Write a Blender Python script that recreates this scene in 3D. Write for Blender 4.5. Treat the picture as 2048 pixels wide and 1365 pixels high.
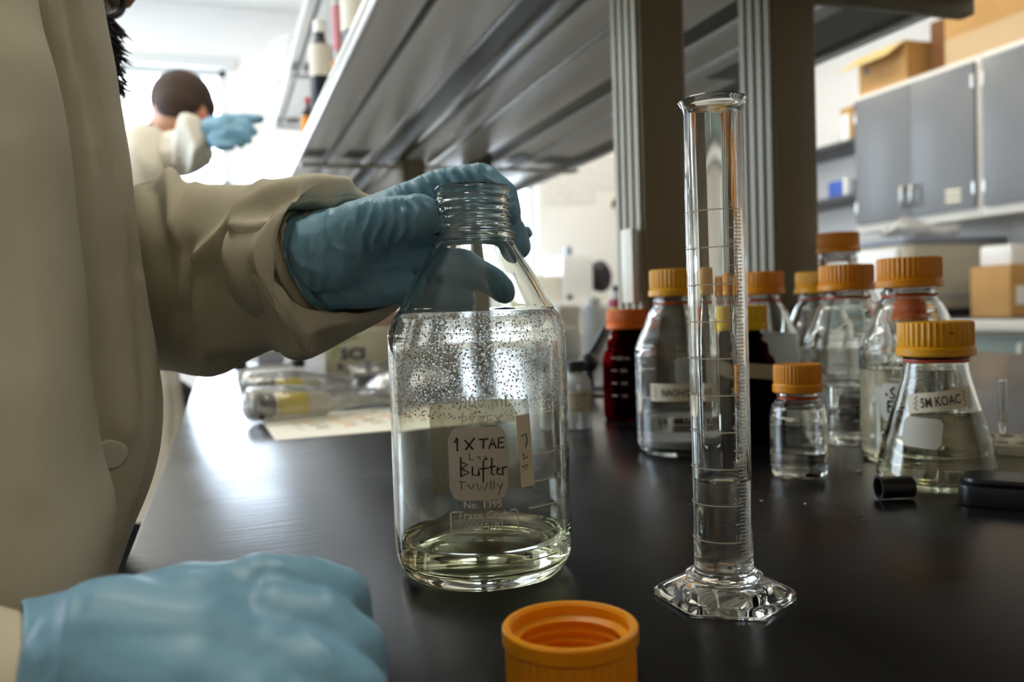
import bpy, bmesh, math, random
import numpy as np
from mathutils import Vector, Matrix, noise

for o in list(bpy.data.objects):
    bpy.data.objects.remove(o)
SC = bpy.context.scene
COL = SC.collection
PI = math.pi
rnd = random.Random(7)

# ------------------------------------------------------------------ camera
FPX, CX, CY = 1680.0, 1024.0, 682.5
CAM = Vector((0.0, 0.0, 0.147))
YAW, PITCH, ROLL = math.radians(19.08), math.radians(2.10), math.radians(1.9)
F0 = Vector((math.sin(YAW)*math.cos(PITCH), math.cos(YAW)*math.cos(PITCH), -math.sin(PITCH)))
R0 = Vector((math.cos(YAW), -math.sin(YAW), 0.0))
U0 = R0.cross(F0)
XC = R0*math.cos(ROLL) - U0*math.sin(ROLL)
YC = R0*math.sin(ROLL) + U0*math.cos(ROLL)
cam_d = bpy.data.cameras.new('camera')
cam_d.sensor_width = 22.3
cam_d.sensor_fit = 'HORIZONTAL'
cam_d.lens = FPX/2048*22.3
cam_d.clip_start = 0.02
cam_d.clip_end = 60
cam_d.dof.use_dof = True
cam_d.dof.focus_distance = 0.46
cam_d.dof.aperture_fstop = 4.5
cam_o = bpy.data.objects.new('camera', cam_d)
COL.objects.link(cam_o)
m3 = Matrix((XC, YC, -F0)).transposed()
cam_o.matrix_world = Matrix.Translation(CAM) @ m3.to_4x4()
SC.camera = cam_o

# ------------------------------------------------------------------ world, exposure, daylight portals
W = bpy.data.worlds.new('world')
SC.world = W
W.use_nodes = True
_bg = W.node_tree.nodes['Background']
_bg.inputs[0].default_value = (0.72, 0.85, 1.0, 1)
_bg.inputs[1].default_value = 13.0
SC.view_settings.view_transform = 'Standard'
SC.view_settings.look = 'None'
SC.view_settings.exposure = 0.0
SC.view_settings.gamma = 1.0
SC.view_settings.use_curve_mapping = False
SC.cycles.use_adaptive_sampling = True
SC.cycles.adaptive_threshold = 0.025
SC.cycles.max_bounces = 18
SC.cycles.transmission_bounces = 18
SC.cycles.glossy_bounces = 8
SC.cycles.diffuse_bounces = 4
SC.cycles.transparent_max_bounces = 24
SC.cycles.sample_clamp_indirect = 6.0
SC.cycles.use_denoising = True
CEIL, FLOOR, BACK, RIGHT, LEFT, FRONT = 2.10, -0.91, 5.6, 3.85, -2.3, -2.4
def portal(name, loc, rot, sx, sy):
    l = bpy.data.lights.new(name, 'AREA')
    l.shape = 'RECTANGLE'; l.size = sx; l.size_y = sy
    l.cycles.is_portal = True
    o = bpy.data.objects.new(name, l)
    o.location = loc; o.rotation_euler = rot
    COL.objects.link(o)
WIN1 = (-0.72, 0.10, 0.10, 1.72)      # far wall, x0,x1,z0,z1
WIN2 = (1.42, 2.16, 0.33, 1.78)
WIN3 = (2.0, 4.3, 0.15, 1.75)         # left wall, y0,y1,z0,z1
portal('daylight_portal', ((WIN1[0]+WIN1[1])/2, BACK+.16, (WIN1[2]+WIN1[3])/2), (-PI/2, 0, 0), WIN1[1]-WIN1[0], WIN1[3]-WIN1[2])
portal('daylight_portal', ((WIN2[0]+WIN2[1])/2, BACK+.16, (WIN2[2]+WIN2[3])/2), (-PI/2, 0, 0), WIN2[1]-WIN2[0], WIN2[3]-WIN2[2])
portal('daylight_portal', (LEFT-.16, (WIN3[0]+WIN3[1])/2, (WIN3[2]+WIN3[3])/2), (0, -PI/2, 0), WIN3[3]-WIN3[2], WIN3[1]-WIN3[0])

# ------------------------------------------------------------------ from a photo pixel to a point at a chosen real distance
def pxdir(px, py):
    dx, dy = px-CX, py-CY
    return F0*FPX + XC*dx - YC*dy
def P(px, py, D):
    return CAM + pxdir(px, py)*(D/FPX)
def PZ(px, py, z=0.0):
    d = pxdir(px, py); return CAM + d*((z-CAM.z)/d.z)
def PY(px, py, y):
    d = pxdir(px, py); return CAM + d*((y-CAM.y)/d.y)
def PXp(px, py, x):
    d = pxdir(px, py); return CAM + d*((x-CAM.x)/d.x)
def proj(v):
    r = v-CAM; z = r.dot(F0)
    return (CX + FPX*r.dot(XC)/z, CY - FPX*r.dot(YC)/z, z)

# ------------------------------------------------------------------ materials
def mat(name, col=(.8,.8,.8), rough=.5, metal=0., trans=0., ior=1.45, spec=.5, emit=None, es=1., coat=0., sss=0., alpha=1.):
    m = bpy.data.materials.new(name); m.use_nodes = True
    b = m.node_tree.nodes['Principled BSDF']
    b.inputs['Base Color'].default_value = (*col, 1)
    b.inputs['Roughness'].default_value = rough
    b.inputs['Metallic'].default_value = metal
    b.inputs['Transmission Weight'].default_value = trans
    b.inputs['IOR'].default_value = ior
    b.inputs['Specular IOR Level'].default_value = spec
    b.inputs['Coat Weight'].default_value = coat
    b.inputs['Alpha'].default_value = alpha
    if sss:
        b.inputs['Subsurface Weight'].default_value = sss
        b.inputs['Subsurface Radius'].default_value = (.006, .003, .001)
        b.inputs['Subsurface Scale'].default_value = 1.0
    if emit:
        b.inputs['Emission Color'].default_value = (*emit, 1)
        b.inputs['Emission Strength'].default_value = es
    return m
def N(m, t, **kw):
    n = m.node_tree.nodes.new(t)
    for k, v in kw.items():
        if k in n.inputs: n.inputs[k].default_value = v
        else: setattr(n, k, v)
    return n
def L(m, a, b): m.node_tree.links.new(a, b)
def bsdf(m): return m.node_tree.nodes['Principled BSDF']
def bump(m, scale=100., strength=.3, dist=.001, tex='noise', detail=4., stretch=None):
    tc = N(m, 'ShaderNodeTexCoord')
    src = tc.outputs['Object']
    if stretch:
        mp = N(m, 'ShaderNodeMapping'); mp.inputs['Scale'].default_value = stretch
        L(m, src, mp.inputs['Vector']); src = mp.outputs[0]
    if tex == 'noise':
        t = N(m, 'ShaderNodeTexNoise', Scale=scale, Detail=detail); out = t.outputs['Fac']
    else:
        t = N(m, 'ShaderNodeTexVoronoi', Scale=scale); out = t.outputs['Distance']
    L(m, src, t.inputs['Vector'])
    b = N(m, 'ShaderNodeBump', Strength=strength, Distance=dist)
    L(m, out, b.inputs['Height']); L(m, b.outputs[0], bsdf(m).inputs['Normal'])
    return m
def mottle(m, c1, c2, scale=5., detail=5., lo=.35, hi=.65, inp='Base Color', stretch=None):
    tc = N(m, 'ShaderNodeTexCoord'); src = tc.outputs['Object']
    if stretch:
        mp = N(m, 'ShaderNodeMapping'); mp.inputs['Scale'].default_value = stretch
        L(m, src, mp.inputs['Vector']); src = mp.outputs[0]
    t = N(m, 'ShaderNodeTexNoise', Scale=scale, Detail=detail); L(m, src, t.inputs['Vector'])
    r = N(m, 'ShaderNodeValToRGB')
    r.color_ramp.elements[0].position = lo; r.color_ramp.elements[1].position = hi
    r.color_ramp.elements[0].color = (*c1, 1) if not isinstance(c1, (int, float)) else (c1, c1, c1, 1)
    r.color_ramp.elements[1].color = (*c2, 1) if not isinstance(c2, (int, float)) else (c2, c2, c2, 1)
    L(m, t.outputs['Fac'], r.inputs[0]); L(m, r.outputs[0], bsdf(m).inputs[inp])
    return m
def thin(name, col=(1,1,1), base=.06, rough=.02, body=0., bodycol=(.8,.8,.8), bumps=None):
    """a thin clear sheet: passes light straight on, mirrors a little, optional milky body"""
    m = bpy.data.materials.new(name); m.use_nodes = True
    nt = m.node_tree; nt.nodes.remove(nt.nodes['Principled BSDF'])
    out = nt.nodes['Material Output']
    tr = N(m, 'ShaderNodeBsdfTransparent'); tr.inputs[0].default_value = (*col, 1)
    gl = N(m, 'ShaderNodeBsdfGlossy'); gl.inputs['Roughness'].default_value = rough
    lw = N(m, 'ShaderNodeLayerWeight'); lw.inputs[0].default_value = .35
    mr = N(m, 'ShaderNodeMapRange'); mr.inputs['To Min'].default_value = base; mr.inputs['To Max'].default_value = .85
    L(m, lw.outputs['Fresnel'], mr.inputs['Value'])
    mx = N(m, 'ShaderNodeMixShader'); L(m, mr.outputs[0], mx.inputs[0])
    first = tr
    if body:
        df = N(m, 'ShaderNodeBsdfDiffuse'); df.inputs[0].default_value = (*bodycol, 1)
        m0 = N(m, 'ShaderNodeMixShader'); m0.inputs[0].default_value = body
        L(m, tr.outputs[0], m0.inputs[1]); L(m, df.outputs[0], m0.inputs[2]); first = m0
    L(m, first.outputs[0], mx.inputs[1]); L(m, gl.outputs[0], mx.inputs[2]); L(m, mx.outputs[0], out.inputs[0])
    if bumps:
        tc = N(m, 'ShaderNodeTexCoord'); t = N(m, 'ShaderNodeTexNoise', Scale=bumps[0], Detail=3.)
        L(m, tc.outputs['Object'], t.inputs['Vector'])
        b = N(m, 'ShaderNodeBump', Strength=bumps[1], Distance=.004); L(m, t.outputs['Fac'], b.inputs['Height'])
        L(m, b.outputs[0], gl.inputs['Normal']); L(m, b.outputs[0], lw.inputs['Normal'])
    return m
def glassmat(name, col=(.985,.99,.98), ior=1.46, rough=0.):
    m = bpy.data.materials.new(name); m.use_nodes = True
    nt = m.node_tree; nt.nodes.remove(nt.nodes['Principled BSDF'])
    g = N(m, 'ShaderNodeBsdfGlass'); g.inputs['Color'].default_value = (*col, 1)
    g.inputs['Roughness'].default_value = rough; g.inputs['IOR'].default_value = ior
    L(m, g.outputs[0], nt.nodes['Material Output'].inputs[0])
    return m

M = {}
M['glass'] = glassmat('clear_glass')
M['glass_main'] = glassmat('heavy_clear_glass', (.985, .99, .965))
M['amber'] = glassmat('dark_red_brown_glass', (.24, .007, .007), 1.5)
M['amber2'] = glassmat('near_black_brown_glass', (.10, .012, .010), 1.5)
M['water'] = glassmat('clear_liquid', (.99, .99, .985), 1.333)
M['water_y'] = glassmat('faintly_yellow_liquid', (.985, .98, .90), 1.333)
M['milky'] = mat('cloudy_liquid', (.80, .80, .78), .5, trans=.55, ior=1.34)
M['sediment'] = mat('white_sediment', (.78, .76, .70), .6)
# beads of water on the inside of the glass
mc = glassmat('beaded_glass', (.985, .985, .98), 1.46, .0)
g = [n for n in mc.node_tree.nodes if n.type == 'BSDF_GLASS'][0]
tc = N(mc, 'ShaderNodeTexCoord'); vo = N(mc, 'ShaderNodeTexVoronoi', Scale=640.)
ns = N(mc, 'ShaderNodeTexNoise', Scale=1500., Detail=2.); ad = N(mc, 'ShaderNodeMath', operation='ADD')
L(mc, tc.outputs['Object'], vo.inputs['Vector']); L(mc, tc.outputs['Object'], ns.inputs['Vector'])
L(mc, vo.outputs['Distance'], ad.inputs[0]); L(mc, ns.outputs['Fac'], ad.inputs[1])
dr = N(mc, 'ShaderNodeMapRange', interpolation_type='SMOOTHSTEP'); dr.inputs['From Min'].default_value = .35; dr.inputs['From Max'].default_value = .85; dr.inputs['To Min'].default_value = 1.; dr.inputs['To Max'].default_value = 0.
bb = N(mc, 'ShaderNodeBump', Strength=1., Distance=.0012); L(mc, ad.outputs[0], dr.inputs['Value']); L(mc, dr.outputs[0], bb.inputs['Height']); L(mc, bb.outputs[0], g.inputs['Normal'])
g.inputs['Roughness'].default_value = .06
M['beads'] = mc
M['cap'] = bump(mat('amber_orange_plastic', (.80, .37, .004), .42, sss=.12), 900, .05, .0002)
M['cap_deep'] = bump(mat('deep_orange_plastic', (.76, .285, .004), .42, sss=.12), 900, .05, .0002)
M['cap_red'] = bump(mat('red_orange_plastic', (.78, .16, .008), .42, sss=.12), 900, .05, .0002)
M['cap_yellow'] = bump(mat('yellow_plastic', (.88, .58, .008), .42, sss=.12), 900, .05, .0002)
M['cap_open'] = mat('bright_orange_plastic', (.92, .36, .004), .38, sss=.25)
M['ring'] = mat('orange_red_seal', (.50, .055, .012), .4)
M['enamel'] = mat('white_enamel_print', (.86, .84, .74), .6)
M['enamel_grey'] = mat('pale_enamel_patch', (.60, .58, .49), .6)
M['ink'] = mat('black_marker', (.02, .018, .022), .5)
M['ink_soft'] = mat('faded_marker', (.20, .17, .17), .6)
M['ink_blue'] = mat('blue_marker', (.03, .10, .16), .5)
M['tape'] = mat('cream_tape', (.78, .72, .55), .55)
M['tape_clear'] = thin('aged_clear_tape', (.93, .90, .76), .05, .1, .62, (.78, .71, .46))
M['black'] = mat('black_plastic', (.012, .012, .014), .35)
M['black_matte'] = mat('black_rubber', (.016, .016, .02), .6)
M['steel'] = mat('brushed_steel', (.62, .62, .60), .28, 1.)
M['white_plastic'] = mat('white_plastic', (.82, .82, .78), .4)
M['cream_plastic'] = mat('cream_enamel', (.72, .70, .60), .35)
M['paper'] = mat('cream_card', (.86, .83, .70), .7)
# ------------------------------------------------------------------ mesh helpers
class MB:
    def __init__(s): s.v, s.f, s.m = [], [], []
    def add(s, vs, fs, mi=0):
        o = len(s.v); s.v += [tuple(v) for v in vs]
        for f in fs: s.f.append([o+i for i in f]); s.m.append(mi)
        return s
    def box(s, x0, x1, y0, y1, z0, z1, mi=0):
        vs = [(x, y, z) for x in (x0, x1) for y in (y0, y1) for z in (z0, z1)]
        return s.add(vs, [(0,1,3,2), (4,6,7,5), (0,4,5,1), (2,3,7,6), (0,2,6,4), (1,5,7,3)], mi)
    def obox(s, c, ax, ay, az, mi=0):
        c, ax, ay, az = Vector(c), Vector(ax), Vector(ay), Vector(az)
        vs = [c+ax*i+ay*j+az*k for i in (-1,1) for j in (-1,1) for k in (-1,1)]
        return s.add(vs, [(0,1,3,2), (4,6,7,5), (0,4,5,1), (2,3,7,6), (0,2,6,4), (1,5,7,3)], mi)
    def lathe(s, prof, n=64, c=(0,0,0), mod=None, mi=0, closed=True, mis=None):
        """prof: (r,z) list; r==0 is a pole"""
        rows, vs, fs, ms = [], [], [], []
        for j, (r, z) in enumerate(prof):
            if r <= 1e-9:
                rows.append([len(vs)]); vs.append((c[0], c[1], c[2]+z))
            else:
                row = []
                for i in range(n):
                    a = 2*PI*i/n; rr = r*(1 + (mod(j, a) if mod else 0))
                    row.append(len(vs)); vs.append((c[0]+rr*math.cos(a), c[1]+rr*math.sin(a), c[2]+z))
                rows.append(row)
        for j in range(len(rows)-1):
            a, b = rows[j], rows[j+1]; k = mis[j] if mis else mi
            for i in range(n):
                i2 = (i+1) % n
                if len(a) == 1 and len(b) == 1: continue
                if len(a) == 1: fs.append((a[0], b[i2], b[i]))
                elif len(b) == 1: fs.append((a[i], a[i2], b[0]))
                else: fs.append((a[i], a[i2], b[i2], b[i]))
                ms.append(k)
        o = len(s.v); s.v += vs
        for f, k in zip(fs, ms): s.f.append([o+i for i in f]); s.m.append(k)
        return s
    def rings(s, rows, cap=True, mi=0, loop=True):
        n = len(rows[0]); o = len(s.v)
        for r in rows: s.v += [tuple(p) for p in r]
        for j in range(len(rows)-1):
            for i in range(n if loop else n-1):
                i2 = (i+1) % n
                s.f.append([o+j*n+i, o+j*n+i2, o+(j+1)*n+i2, o+(j+1)*n+i]); s.m.append(mi)
        if cap:
            s.f.append([o+i for i in range(n)][::-1]); s.m.append(mi)
            s.f.append([o+(len(rows)-1)*n+i for i in range(n)]); s.m.append(mi)
        return s
    def tube(s, pts, rad, n=12, cap=True, mi=0):
        pts = [Vector(p) for p in pts]
        if not isinstance(rad, (list, tuple)): rad = [rad]*len(pts)
        rows, up = [], None
        for i, p in enumerate(pts):
            t = (pts[min(i+1, len(pts)-1)]-pts[max(i-1, 0)]).normalized()
            if up is None: up = t.orthogonal().normalized()
            up = (up - t*up.dot(t)).normalized(); w = t.cross(up)
            rows.append([p + (up*math.cos(2*PI*k/n) + w*math.sin(2*PI*k/n))*rad[i] for k in range(n)])
        return s.rings(rows, cap, mi)
    def ball(s, c, r, sc=(1,1,1), n=20, mi=0):
        m = max(6, n//2); prof = [(math.sin(PI*j/m), -math.cos(PI*j/m)) for j in range(m+1)]
        prof[0] = (0, -1); prof[-1] = (0, 1)
        o = len(s.v); s.lathe(prof, n, mi=mi)
        for i in range(o, len(s.v)):
            x, y, z = s.v[i]; s.v[i] = (c[0]+x*r*sc[0], c[1]+y*r*sc[1], c[2]+z*r*sc[2])
        return s
    def prism(s, poly, z0, z1, mi=0):
        n = len(poly)
        return s.rings([[(x, y, z0) for x, y in poly], [(x, y, z1) for x, y in poly]], True, mi)
    def flat(s, v2, fs, fn, mi=0): return s.add([fn(*p) for p in v2], fs, mi)
    def build(s, name, m, parent=None, loc=None, bevel=0., seg=2, smooth=True, ang=38, world=False, fix=True):
        """world=True: the vertices are in world coordinates and are taken back to the parent's or the object's own base"""
        off = Vector((0,0,0))
        if world and parent is not None: off = Vector(parent.location)
        elif world and loc is not None: off = Vector(loc)
        me = bpy.data.meshes.new(name)
        me.from_pydata([tuple(Vector(v)-off) for v in s.v] if world else s.v, [], s.f)
        ml = m if isinstance(m, (list, tuple)) else [m]
        for x in ml: me.materials.append(M[x] if isinstance(x, str) else x)
        me.polygons.foreach_set('material_index', s.m)
        bm = bmesh.new(); bm.from_mesh(me)
        if fix: bmesh.ops.recalc_face_normals(bm, faces=bm.faces)
        if bevel:
            es = [e for e in bm.edges if len(e.link_faces) == 2 and e.calc_face_angle(0) > .6]
            bmesh.ops.bevel(bm, geom=es, offset=bevel, segments=seg, profile=.6, affect='EDGES', clamp_overlap=True)
        for f in bm.faces: f.smooth = smooth
        lim = math.radians(ang)
        for e in bm.edges:
            if len(e.link_faces) == 2 and e.calc_face_angle(0) > lim: e.smooth = False
        bm.to_mesh(me); bm.free()
        o = bpy.data.objects.new(name, me); COL.objects.link(o)
        if parent is not None: o.parent = parent
        elif loc is not None: o.location = loc
        return o
def tag(o, label=None, cat=None, group=None, kind=None):
    if label: o['label'] = label
    if cat: o['category'] = cat
    if group: o['group'] = group
    if kind: o['kind'] = kind
    return o
def thing(name, label, cat, loc=(0,0,0), rotz=0., group=None):
    o = bpy.data.objects.new(name, None); o.empty_display_size = .05; COL.objects.link(o)
    o.location = loc; o.rotation_euler = (0, 0, rotz)
    return tag(o, label, cat, group)
def struct(name, mb, m, **kw):
    return tag(mb.build(name, m, **kw), kind='structure')
def copy_tree(o, parent=None):
    c = o.copy(); COL.objects.link(c)
    if parent is not None: c.parent = parent
    for ch in list(o.children): copy_tree(ch, c)
    return c
# lettering and strokes, as flat outlines in (s, t)
def text2d(body, size, align='CENTER', bold=0.):
    cu = bpy.data.curves.new('lettering', 'FONT'); cu.body = body; cu.size = size; cu.align_x = align
    cu.resolution_u = 2; cu.offset = bold
    ob = bpy.data.objects.new('lettering', cu); me = ob.to_mesh()
    vs = [(v.co.x, v.co.y) for v in me.vertices]; fs = [tuple(p.vertices) for p in me.polygons]
    ob.to_mesh_clear(); bpy.data.objects.remove(ob); bpy.data.curves.remove(cu)
    return vs, fs
def strokes2d(lines, w):
    vs, fs = [], []
    for ln in lines:
        n = len(ln)
        for i, (x, y) in enumerate(ln):
            a, b = ln[max(0, i-1)], ln[min(n-1, i+1)]
            dx, dy = b[0]-a[0], b[1]-a[1]; l = math.hypot(dx, dy) or 1
            nx, ny = -dy/l*w/2, dx/l*w/2
            vs += [(x+nx, y+ny), (x-nx, y-ny)]
            if i: k = len(vs); fs.append((k-4, k-3, k-1, k-2))
    return vs, fs
def arc(cx, cy, rx, ry, a0, a1, n=10):
    return [(cx+rx*math.cos(math.radians(a0+(a1-a0)*i/n)), cy+ry*math.sin(math.radians(a0+(a1-a0)*i/n))) for i in range(n+1)]
def grid2d(s0, s1, t0, t1, ns=14, nt=4, round_=0.):
    """a patch, with rounded corners if asked, fine enough to wrap round a bottle"""
    if round_:
        pts = []
        for (cx, cy, a) in ((s1-round_, t1-round_, 0), (s0+round_, t1-round_, 90), (s0+round_, t0+round_, 180), (s1-round_, t0+round_, 270)):
            pts += arc(cx, cy, round_, round_, a, a+90, 6)
        # slice into vertical strips
        vs, fs = [], []
        for i in range(ns+1):
            s = s0+(s1-s0)*i/ns; d = min(s-s0, s1-s); e = 0 if d >= round_ else round_-math.sqrt(max(0, round_**2-(round_-d)**2))
            vs += [(s, t0+e), (s, t1-e)]
            if i: k = len(vs); fs.append((k-4, k-2, k-1, k-3))
        return vs, fs
    vs = [(s0+(s1-s0)*i/ns, t0+(t1-t0)*j/nt) for j in range(nt+1) for i in range(ns+1)]
    fs = [(j*(ns+1)+i, j*(ns+1)+i+1, (j+1)*(ns+1)+i+1, (j+1)*(ns+1)+i) for j in range(nt) for i in range(ns)]
    return vs, fs
def wrap(R, phi, s0=0., z0=0., tilt=0., off=.00025):
    """map a flat (s,t) onto a round wall; R number or R(z)"""
    ct, st = math.cos(tilt), math.sin(tilt)
    def fn(s, t):
        s, t = s*ct - t*st, s*st + t*ct
        z = z0+t; r = (R(z) if callable(R) else R)+off
        a = phi+(s0+s)/r
        return (r*math.cos(a), r*math.sin(a), z)
    return fn
def plane(o, u, v, off=0.):
    o, u, v = Vector(o), Vector(u).normalized(), Vector(v).normalized(); n = u.cross(v)*off
    return lambda s, t: o+n+u*s+v*t
def catmull(pts, k):
    out = []
    for i in range(len(pts)-1):
        p0, p1, p2, p3 = pts[max(0, i-1)], pts[i], pts[i+1], pts[min(len(pts)-1, i+2)]
        for j in range(k):
            t = j/k
            out.append(.5*((2*p1)+(p2-p0)*t+(2*p0-5*p1+4*p2-p3)*t*t+(3*p1-p0-3*p2+p3)*t**3))
    out.append(pts[-1]); return out
def view_right(v):
    d = (v-CAM); d.z = 0; d.normalize(); return Vector((d.y, -d.x, 0)), d
def loft(rings, n=72, k=4, power=1.0):
    """rings: (A(px,py), B(px,py), D, half depth, skew) -> rows of world points; the outline runs A to B"""
    A = np.array([list(P(*r[0], r[2]))+list(P(*r[1], r[2]))+[r[3], r[4] if len(r) > 4 else 0.] for r in rings])
    A = catmull([a for a in A], k)
    rows = []
    for a in A:
        p, q = Vector(a[0:3]), Vector(a[3:6]); c = (p+q)/2; h = (p-q)/2
        rt, dv = view_right(c); b = dv*a[6]+rt*a[7]
        row = []
        for i in range(n):
            t = 2*PI*i/n; ct, st = math.cos(t), math.sin(t)
            ct = math.copysign(abs(ct)**power, ct); st = math.copysign(abs(st)**power, st)
            row.append(c+h*ct+b*st)
        rows.append(row)
    return rows
def seg_d(p, a, b):
    ax, ay = a; bx, by = b; dx, dy = bx-ax, by-ay; l = dx*dx+dy*dy or 1
    t = max(0, min(1, ((p[0]-ax)*dx+(p[1]-ay)*dy)/l))
    return math.hypot(p[0]-ax-t*dx, p[1]-ay-t*dy), t
def sculpt(o, creases=(), noise_amp=0., noise_scale=10., fn=None, off=Vector((0,0,0))):
    """push the skin out along folds: (polyline in photo pixels, height, width in pixels)"""
    me = o.data; nv = len(me.vertices)
    no = [v.normal.copy() for v in me.vertices]; co = [v.co.copy() for v in me.vertices]
    base = Vector(o.parent.location) if o.parent else Vector(o.location)
    for i in range(nv):
        w = co[i]+base; d = 0.
        if noise_amp:
            d += noise_amp*(noise.noise(w*noise_scale)+.5*noise.noise(w*noise_scale*2.3+Vector((3, 7, 1))))
        if creases and no[i].dot(CAM-w) > 0:
            x, y, z = proj(w)
            for ln, amp, wd in creases:
                dd = min(seg_d((x, y), ln[j], ln[j+1])[0] for j in range(len(ln)-1))
                if dd < wd*2.5: d += amp*math.exp(-(dd/wd)**1.35)
        if fn: d += fn(w, no[i])
        me.vertices[i].co = co[i]+no[i]*d
    me.update()
def capsules(mb, chain, n=16):
    """chain of (point, radius): balls joined by tapered cones, to be fused"""
    for i, (p, r) in enumerate(chain):
        mb.ball(p, r, n=n)
        if i: mb.tube([chain[i-1][0], p], [chain[i-1][1], r], n)
def fuse(mb, name, m, parent, voxel=.0016, smooth=6, factor=.5, base=None):
    """one continuous skin out of overlapping solids"""
    off = Vector(parent.location) if parent else Vector(base or (0,0,0))
    tmp = mb.build('tmp', m, fix=True)
    rm = tmp.modifiers.new('r', 'REMESH'); rm.mode = 'VOXEL'; rm.voxel_size = voxel
    if smooth:
        sm = tmp.modifiers.new('s', 'SMOOTH'); sm.iterations = smooth; sm.factor = factor
    dg = bpy.context.evaluated_depsgraph_get(); dg.update()
    me = bpy.data.meshes.new_from_object(tmp.evaluated_get(dg))
    bpy.data.objects.remove(tmp)
    me.name = name
    me.materials.clear(); me.materials.append(M[m] if isinstance(m, str) else m)
    me.transform(Matrix.Translation(-off))
    for p in me.polygons: p.use_smooth = True
    o = bpy.data.objects.new(name, me); COL.objects.link(o)
    if parent: o.parent = parent
    else: o.location = off
    return o
# ------------------------------------------------------------------ the room
M['wall'] = bump(mat('painted_wall', (.80, .79, .77), .8), 300, .05, .0005)
M['ceil'] = mat('white_ceiling', (.85, .85, .84), .9)
M['floor'] = mottle(mat('grey_vinyl_floor', rough=.45), (.22, .21, .19), (.30, .29, .27), 9)
M['bench'] = mottle(mat('black_epoxy_resin', (.010, .010, .011), .2, spec=.46), .19, .29, 7, 6, .3, .7, 'Roughness')
tcb = N(M['bench'], 'ShaderNodeTexCoord'); mpb = N(M['bench'], 'ShaderNodeMapping'); mpb.inputs['Scale'].default_value = (6, 45, 1)
nb = N(M['bench'], 'ShaderNodeTexNoise', Scale=3., Detail=4.); bbn = N(M['bench'], 'ShaderNodeBump', Strength=.12, Distance=.0012)
L(M['bench'], tcb.outputs['Object'], mpb.inputs['Vector']); L(M['bench'], mpb.outputs[0], nb.inputs['Vector'])
L(M['bench'], nb.outputs['Fac'], bbn.inputs['Height']); L(M['bench'], bbn.outputs[0], bsdf(M['bench']).inputs['Normal'])
M['win_frame'] = mat('white_window_frame', (.62, .63, .62), .45)
M['pane'] = thin('window_glass', base=.04)
M['lamp'] = mat('lit_diffuser', (.9, .9, .88), .5, emit=(1., .90, .71), es=15.)
M['lamp_body'] = mat('white_lamp_housing', (.8, .8, .8), .5)

def wall_holes(axis, at, thick, u0, u1, z0, z1, holes):
    us = sorted({u0, u1, *[h[0] for h in holes], *[h[1] for h in holes]})
    zs = sorted({z0, z1, *[h[2] for h in holes], *[h[3] for h in holes]})
    mb = MB()
    for i in range(len(us)-1):
        for j in range(len(zs)-1):
            cu, cz = (us[i]+us[i+1])/2, (zs[j]+zs[j+1])/2
            if any(h[0] < cu < h[1] and h[2] < cz < h[3] for h in holes): continue
            a, b = sorted((at, at+thick))
            if axis == 'y': mb.box(us[i], us[i+1], a, b, zs[j], zs[j+1])
            else: mb.box(a, b, us[i], us[i+1], zs[j], zs[j+1])
    return mb
T = .15
struct('floor', MB().box(LEFT-T, RIGHT+T, FRONT-T, BACK+T, FLOOR-.1, FLOOR), 'floor')
struct('ceiling', MB().box(LEFT-T, RIGHT+T, FRONT-T, BACK+T, CEIL, CEIL+.1), 'ceil')
struct('wall_back', wall_holes('y', BACK, T, LEFT, RIGHT, FLOOR, CEIL, [WIN1, WIN2]), 'wall')
struct('wall_left', wall_holes('x', LEFT, -T, FRONT, BACK, FLOOR, CEIL, [WIN3]), 'wall')
struct('wall_right', MB().box(RIGHT, RIGHT+T, FRONT, BACK, FLOOR, CEIL), 'wall')
M['wall_low_bounce'] = mottle(mat('low_bounce_brown', rough=.6), (.30, .235, .165), (.38, .30, .22), 3., stretch=(8, 1, .6))  # unseen wall, browned to hold down light bounced at the camera side
struct('wall_front', MB().box(LEFT, RIGHT, FRONT-T, FRONT, FLOOR, CEIL), 'wall_low_bounce')
def window(n, axis, at, w, bars):
    root = thing('window_%d' % n, None, None, (0,0,0)); root['kind'] = 'structure'
    u0, u1, z0, z1 = w; t = .045; fr = MB(); a, b = at, at+.05
    def bx(p0, p1, q0, q1):
        if axis == 'y': fr.box(p0, p1, a, b, q0, q1)
        else: fr.box(a, b, p0, p1, q0, q1)
    bx(u0, u0+t, z0, z1); bx(u1-t, u1, z0, z1); bx(u0, u1, z0, z0+t); bx(u0, u1, z1-t, z1)
    for q in bars[0]: bx(q-.02, q+.02, z0, z1)
    for q in bars[1]: bx(u0, u1, q-.02, q+.02)
    fr.build('window_frame', 'win_frame', root, bevel=.004)
    pn = MB(); c = at+.025
    if axis == 'y': pn.add([(u0, c, z0), (u1, c, z0), (u1, c, z1), (u0, c, z1)], [(0,1,2,3)])
    else: pn.add([(c, u0, z0), (c, u1, z0), (c, u1, z1), (c, u0, z1)], [(0,1,2,3)])
    pn.build('window_pane', 'pane', root)
    s = MB()
    if axis == 'y': s.box(u0-.05, u1+.05, BACK-.05, BACK+.06, z0-.03, z0)
    else: s.box(LEFT-.06, LEFT+.05, u0-.05, u1+.05, z0-.03, z0)
    s.build('window_sill', 'win_frame', root, bevel=.004)
window(1, 'y', BACK+.05, WIN1, ((-.50,), (1.0,)))
window(2, 'y', BACK+.05, WIN2, ((1.79,), (1.16,)))
window(3, 'x', LEFT-.10, WIN3, ((3.15,), (1.0,)))
tr = MB(); tr.box(WIN1[0]-.06, WIN1[1]+.06, BACK-.02, BACK, WIN1[3], WIN1[3]+.07)
struct('trim_1', tr, 'win_frame')

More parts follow.
